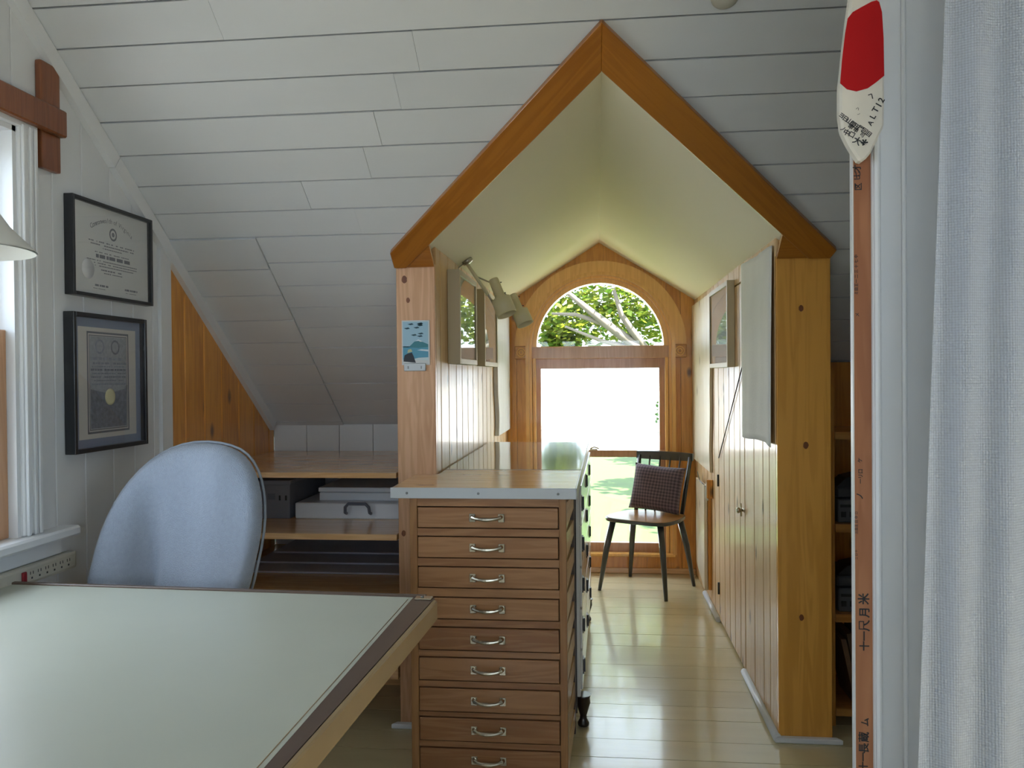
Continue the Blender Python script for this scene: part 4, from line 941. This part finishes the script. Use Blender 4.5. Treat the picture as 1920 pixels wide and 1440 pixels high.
# ---- right bay shelves and what stands on them
rs = thing('wall_shelves', 'amber pine shelves in the right bay beside the amber post', 'shelves', (1.3, 3.15, 0))
SYF, SYB = 2.99, 3.33
RX0, RX1 = XRO+.03, 1.75
box('back_panel', RX0, RX1, SYB, SYB+.015, 0, zslope(SYB+.015)-.01, 'orangeZ', rs)
box('side_panel', RX1, RX1+.02, SYF, SYB+.015, 0, 1.28, 'orangeZ', rs); box('side_panel', RX0, RX0+.018, SYF+.01, SYB, 0, 1.28, 'orangeZ', rs)
shz = []
for v0, v1 in ((810, 824), (983, 998), (1152, 1167), (1329, 1343)):
    za, zb = on(1580, v0, y=SYF).z, on(1580, v1, y=SYF).z
    if zb < .02: zb = .002; za = .03
    shz.append(za); box('shelf', RX0+.018, RX1, SYF, SYB, zb, za, 'orangeX', rs)
def radio(z, label):
    r = thing('radio', label, 'radio', (1.0, 3.14, z), group=None)
    box('body', .862, 1.16, SYF+.03, SYB-.05, z, z+.085, 'stereo2', r, bevel=.004)
    box('upper_deck', .862, 1.16, SYF+.045, SYB-.05, z+.087, z+.125, 'stereo', r, bevel=.006)
    n = 8; pts = [(.865+(.29)*i/n, SYF+.06, z+.125+.050*math.sin(math.pi*min(1, max(0, (i/n)*1.0)))**.4) for i in range(n+1)]
    prism('handle_hump', pts, (0, .10, 0), 'black', r)
    for i in range(9): box('button', .872+i*.030, .890+i*.030, SYF+.027, SYF+.031, z+.020, z+.040, 'black', r, bevel=.001)
    box('dial_strip', .870, 1.15, SYF+.027, SYF+.031, z+.056, z+.066, 'black', r)
radio(shz[1], 'charcoal radio on the upper amber shelf in the right bay')
radio(shz[2], 'charcoal radio on the lower amber shelf in the right bay')
xq = .87
for i in range(5):
    th = (.018, .024, .016, .021, .025)[i]; hh = (.24, .26, .23, .27, .25)[i]; ln = .05
    o = prism('book', [(xq, SYF+.03, shz[3]), (xq+th, SYF+.03, shz[3]), (xq+th-ln, SYF+.03, shz[3]+hh), (xq-ln, SYF+.03, shz[3]+hh)] if False else [(xq+ln, SYF+.03, shz[3]), (xq+ln+th, SYF+.03, shz[3]), (xq+th, SYF+.03, shz[3]+hh), (xq, SYF+.03, shz[3]+hh)], (0, .2, 0), 'book', None)
    tag(o, 'brown book leaning on the lowest amber shelf, '+('first', 'second', 'third', 'fourth', 'fifth')[i]+' from the amber post', 'book', 'leaning books on the lowest right shelf'); xq += th+.002

# ---- painted float hanging on the stud
FY = YS-.030
fp = [(1602, -90), (1597, -20), (1590, 30), (1582, 95), (1575, 165), (1575, 215), (1579, 245), (1590, 268), (1602, 288), (1613, 304), (1622, 300), (1634, 286), (1647, 258), (1658, 236), (1659, 180), (1657, 90), (1653, 20), (1647, -20), (1640, -90)]
flo = thing('painted_float', 'red and white painted wooden float with handwriting hung on the stud', 'float', on(1615, 300, y=FY))
fb_ = prism('float_body', [on(u, v, y=FY) for u, v in fp], (0, .024, 0), 'floatwhite', flo, bevel=.004)
redp = [(150, 660), (165, 470), (190, 260), (210, 145), (250, 95), (320, 55), (400, 12), (440, 2), (460, 15), (482, 95), (495, 300), (500, 600), (440, 650), (370, 700), (280, 725), (205, 708)]
prism('red_panel', [on(1540+x/4.235, y/4.235, y=FY-.0012) for x, y in redp], (0, .001, 0), 'floatred', fb_)
def ftext(txt, u, v, px, rot): text('handwriting', txt, px*FY/F_PX, on(u, v, y=FY-.0008), (1, 0, 0), (0, 0, 1), 'marker', fb_, rot, .022)
for c_, u, v, px in (('A', 1632.5, 231, 12), ('L', 1637, 219, 14), ('T', 1642, 206, 15), ('1', 1648, 197, 16), ('2', 1653, 188, 15)): ftext(c_, u, v, px, math.radians(58))
for c_, u, v in (('ヨ', 1578, 217), ('日', 1585, 223), ('山', 1592, 228), ('間', 1599, 233), ('田', 1606, 238), ('尾', 1613, 241), ('回', 1621, 246), ('目', 1629, 252)): ftext(c_, u, v, 10.5, math.radians(-38))
for c_, u, v in (('串', 1595, 238), ('甲', 1604, 245), ('可', 1617, 253)): ftext(c_, u, v, 9.5, math.radians(-35))
for c_, u, v, px in (('ノ', 1580, 242, 10), ('中', 1587, 249, 12), ('口', 1597, 253, 12), ('大', 1607, 265, 15), ('*', 1618, 272, 26), ('ヘ', 1633, 180, 12), ('ハ', 1608, 204, 6), ('ノ', 1610, 214, 5)): ftext(c_, u, v, px, math.radians(-30))

# ---- curtain
V = []; Fc = []; nu, nv = 120, 24; CYY = 1.40
zt_, zb_ = 2.46, .04
for j in range(nv+1):
    z = zt_+(zb_-zt_)*j/nv
    le = on(1775, 0, y=CYY).x + (on(1718, 1440, y=CYY).x-on(1775, 0, y=CYY).x)*min(1.6, max(-.4, (on(1775, 0, y=CYY).z-z)/1.4))
    for i in range(nu+1):
        q = i/nu; x = le+(1.22-le)*q
        f_ = .010*math.sin(q*58+.5*math.sin(z*1.1))+.006*math.sin(q*23+z*.8)
        V.append((x, CYY+f_*(.5+.5*j/nv), z))
for j in range(nv):
    for i in range(nu): Fc.append([j*(nu+1)+i, j*(nu+1)+i+1, (j+1)*(nu+1)+i+1, (j+1)*(nu+1)+i])
ct = thing('curtain', 'white woven curtain hanging beside the white door casing', 'curtain', (.9, CYY, 0))
cf = link('curtain_panel', V, Fc, 'curtain', ct, True)
tube('curtain_rod', [(.50, CYY, 2.475), (1.30, CYY, 2.475)], .012, 'greymetal', ct)
for x in (.52, 1.28): tube('rod_bracket', [(x, CYY, 2.475), (x, YS-.012, 2.475)], .008, 'greymetal', ct, seg=8)

# ================================================================== OUTDOORS
GZ = -2.8
MT['shingle'] = mat('weathered_cedar_shingle', (.50, .48, .45), .8, var=.2, vscale=8, bump=.5, bscale=20)
struct(prism('roof_eave', [(-5, YB+.12, zslope(YB+.12)), (5.5, YB+.12, zslope(YB+.12)), (5.5, 6.35, zslope(6.35)), (-5, 6.35, zslope(6.35))], (0, 0, -.08), 'shingle'), 'unseen weathered grey shingle eave added below the dormer window to bounce light', 'roof')  # out of view; added to bounce sun up onto the dormer ceiling
lawn = struct(box('ground_lawn', -60, 60, 6.2, 41, GZ-.2, GZ, 'grass'), 'sunlit green lawn outside the arched window', 'lawn')
struct(box('ground_gravel', -160, 160, 41, 300, GZ-.25, GZ-.02, 'gravel'), 'pale bright ground beyond the lawn', 'ground')
struct(box('ground_yard', -60, 60, -40, 6.2, GZ-.25, GZ-.01, 'yard'), 'pale ground around the house', 'ground')
def leaves(name, n, clusters, size, m, parent):
    V = []; Fc = []
    for _ in range(n):
        c, r = random.choice(clusters)
        while True:
            p = Vector((random.uniform(-1, 1), random.uniform(-1, 1), random.uniform(-1, 1)))
            if p.length < 1: break
        p = Vector((c[0]+p.x*r[0], c[1]+p.y*r[1], c[2]+p.z*r[2])); s_ = size*random.uniform(.6, 1.3)
        a = Vector((random.gauss(0, 1), random.gauss(0, 1), random.gauss(0, .5))).normalized(); b = a.cross(Vector((random.gauss(0, .5), random.gauss(0, .5), 1))).normalized()
        i = len(V); V += [p-a*s_*.5, p+b*s_*.34+a*s_*.05, p+a*s_*.55, p-b*s_*.34+a*s_*.05]; Fc.append([i, i+1, i+2, i+3])
    me = bpy.data.meshes.new(name); me.from_pydata([tuple(v) for v in V], [], Fc); me.update()
    o = link_mesh(name, me, m, parent); o['kind'] = 'stuff'; return o
def tree(label, base, limbs, clusters, n, size, m='leaf'):
    t = thing('tree', label, 'tree', base)
    for k, (pts, rad) in enumerate(limbs): tube('trunk' if k == 0 else 'branch', pts, rad, 'bark', t, seg=9)
    leaves('foliage', n, clusters, size, m, t); return t
tb = Vector((3.2, 15.0, GZ))
def px(u, v, y): return on(u, v, y=y)
limbs = [([tb, tb+Vector((-.1, 0, 2.2)), px(1290, 700, 12.6), px(1200, 655, 12.0), px(1140, 610, 11.7), px(1090, 570, 11.5), px(1060, 545, 11.4)], [.30, .26, .16, .085, .065, .045, .03]),
         ([px(1215, 662, 12.1), px(1185, 620, 11.8), px(1165, 590, 11.7), px(1150, 540, 11.6)], [.07, .055, .04, .025]),
         ([px(1140, 610, 11.7), px(1080, 590, 11.6), px(1035, 588, 11.5)], [.045, .03, .018]),
         ([px(1200, 655, 12), px(1130, 640, 11.8), px(1060, 612, 11.6)], [.05, .03, .016])]
cl = [((.2, 14, 4.2), (4.5, 3, 2.35)), ((1.8, 13.6, 3.4), (2.2, 2.2, 1.5)), ((-1.0, 13, 3.2), (1.6, 1.6, 1.25)), ((.5, 12.6, 2.9), (1.3, 1.4, .95)), ((.9, 13, 2.4), (.9, .9, .6)), ((-.5, 12.6, 2.2), (.8, .8, .5)), ((.3, 13.2, 2.15), (1.6, 1.0, .5)), ((-.55, 12.6, 1.75), (.3, .5, .3))]
tree('broad maple tree with yellow green leaves seen through the arched window', tb, limbs, cl, 8500, .13)
for i, (x, y, lab) in enumerate(((9.5, 27, 'dark leafy tree shading the lawn to the right of the window view'), (10.5, 36, 'dark leafy tree at the far right edge of the lawn'), (10.5, 20.5, 'dark leafy tree on the near right of the lawn'))):
    b = Vector((x, y, GZ))
    tree(lab, b, [([b, b+Vector((.1, .1, 3)), b+Vector((0, 0, 6))], [.3, .24, .1])], [((x, y, GZ+6.5), (4.2, 3.2, 2.0)), ((x-2, y+1.5, GZ+6), (2.4, 1.6, 1.3))], 1300, .55, 'leaf2')
sb_ = thing('shrub', 'slim green shrub beyond the lawn, seen at the right edge of the lower sash', 'shrub', (2.95, 38, GZ))
tube('stem', [(2.95, 38, GZ), (2.95, 38, GZ+1.2)], .03, 'bark', sb_); leaves('foliage', 160, [((2.97, 38, GZ+2.2), (.28, .28, .95))], .2, 'leaf2', sb_)
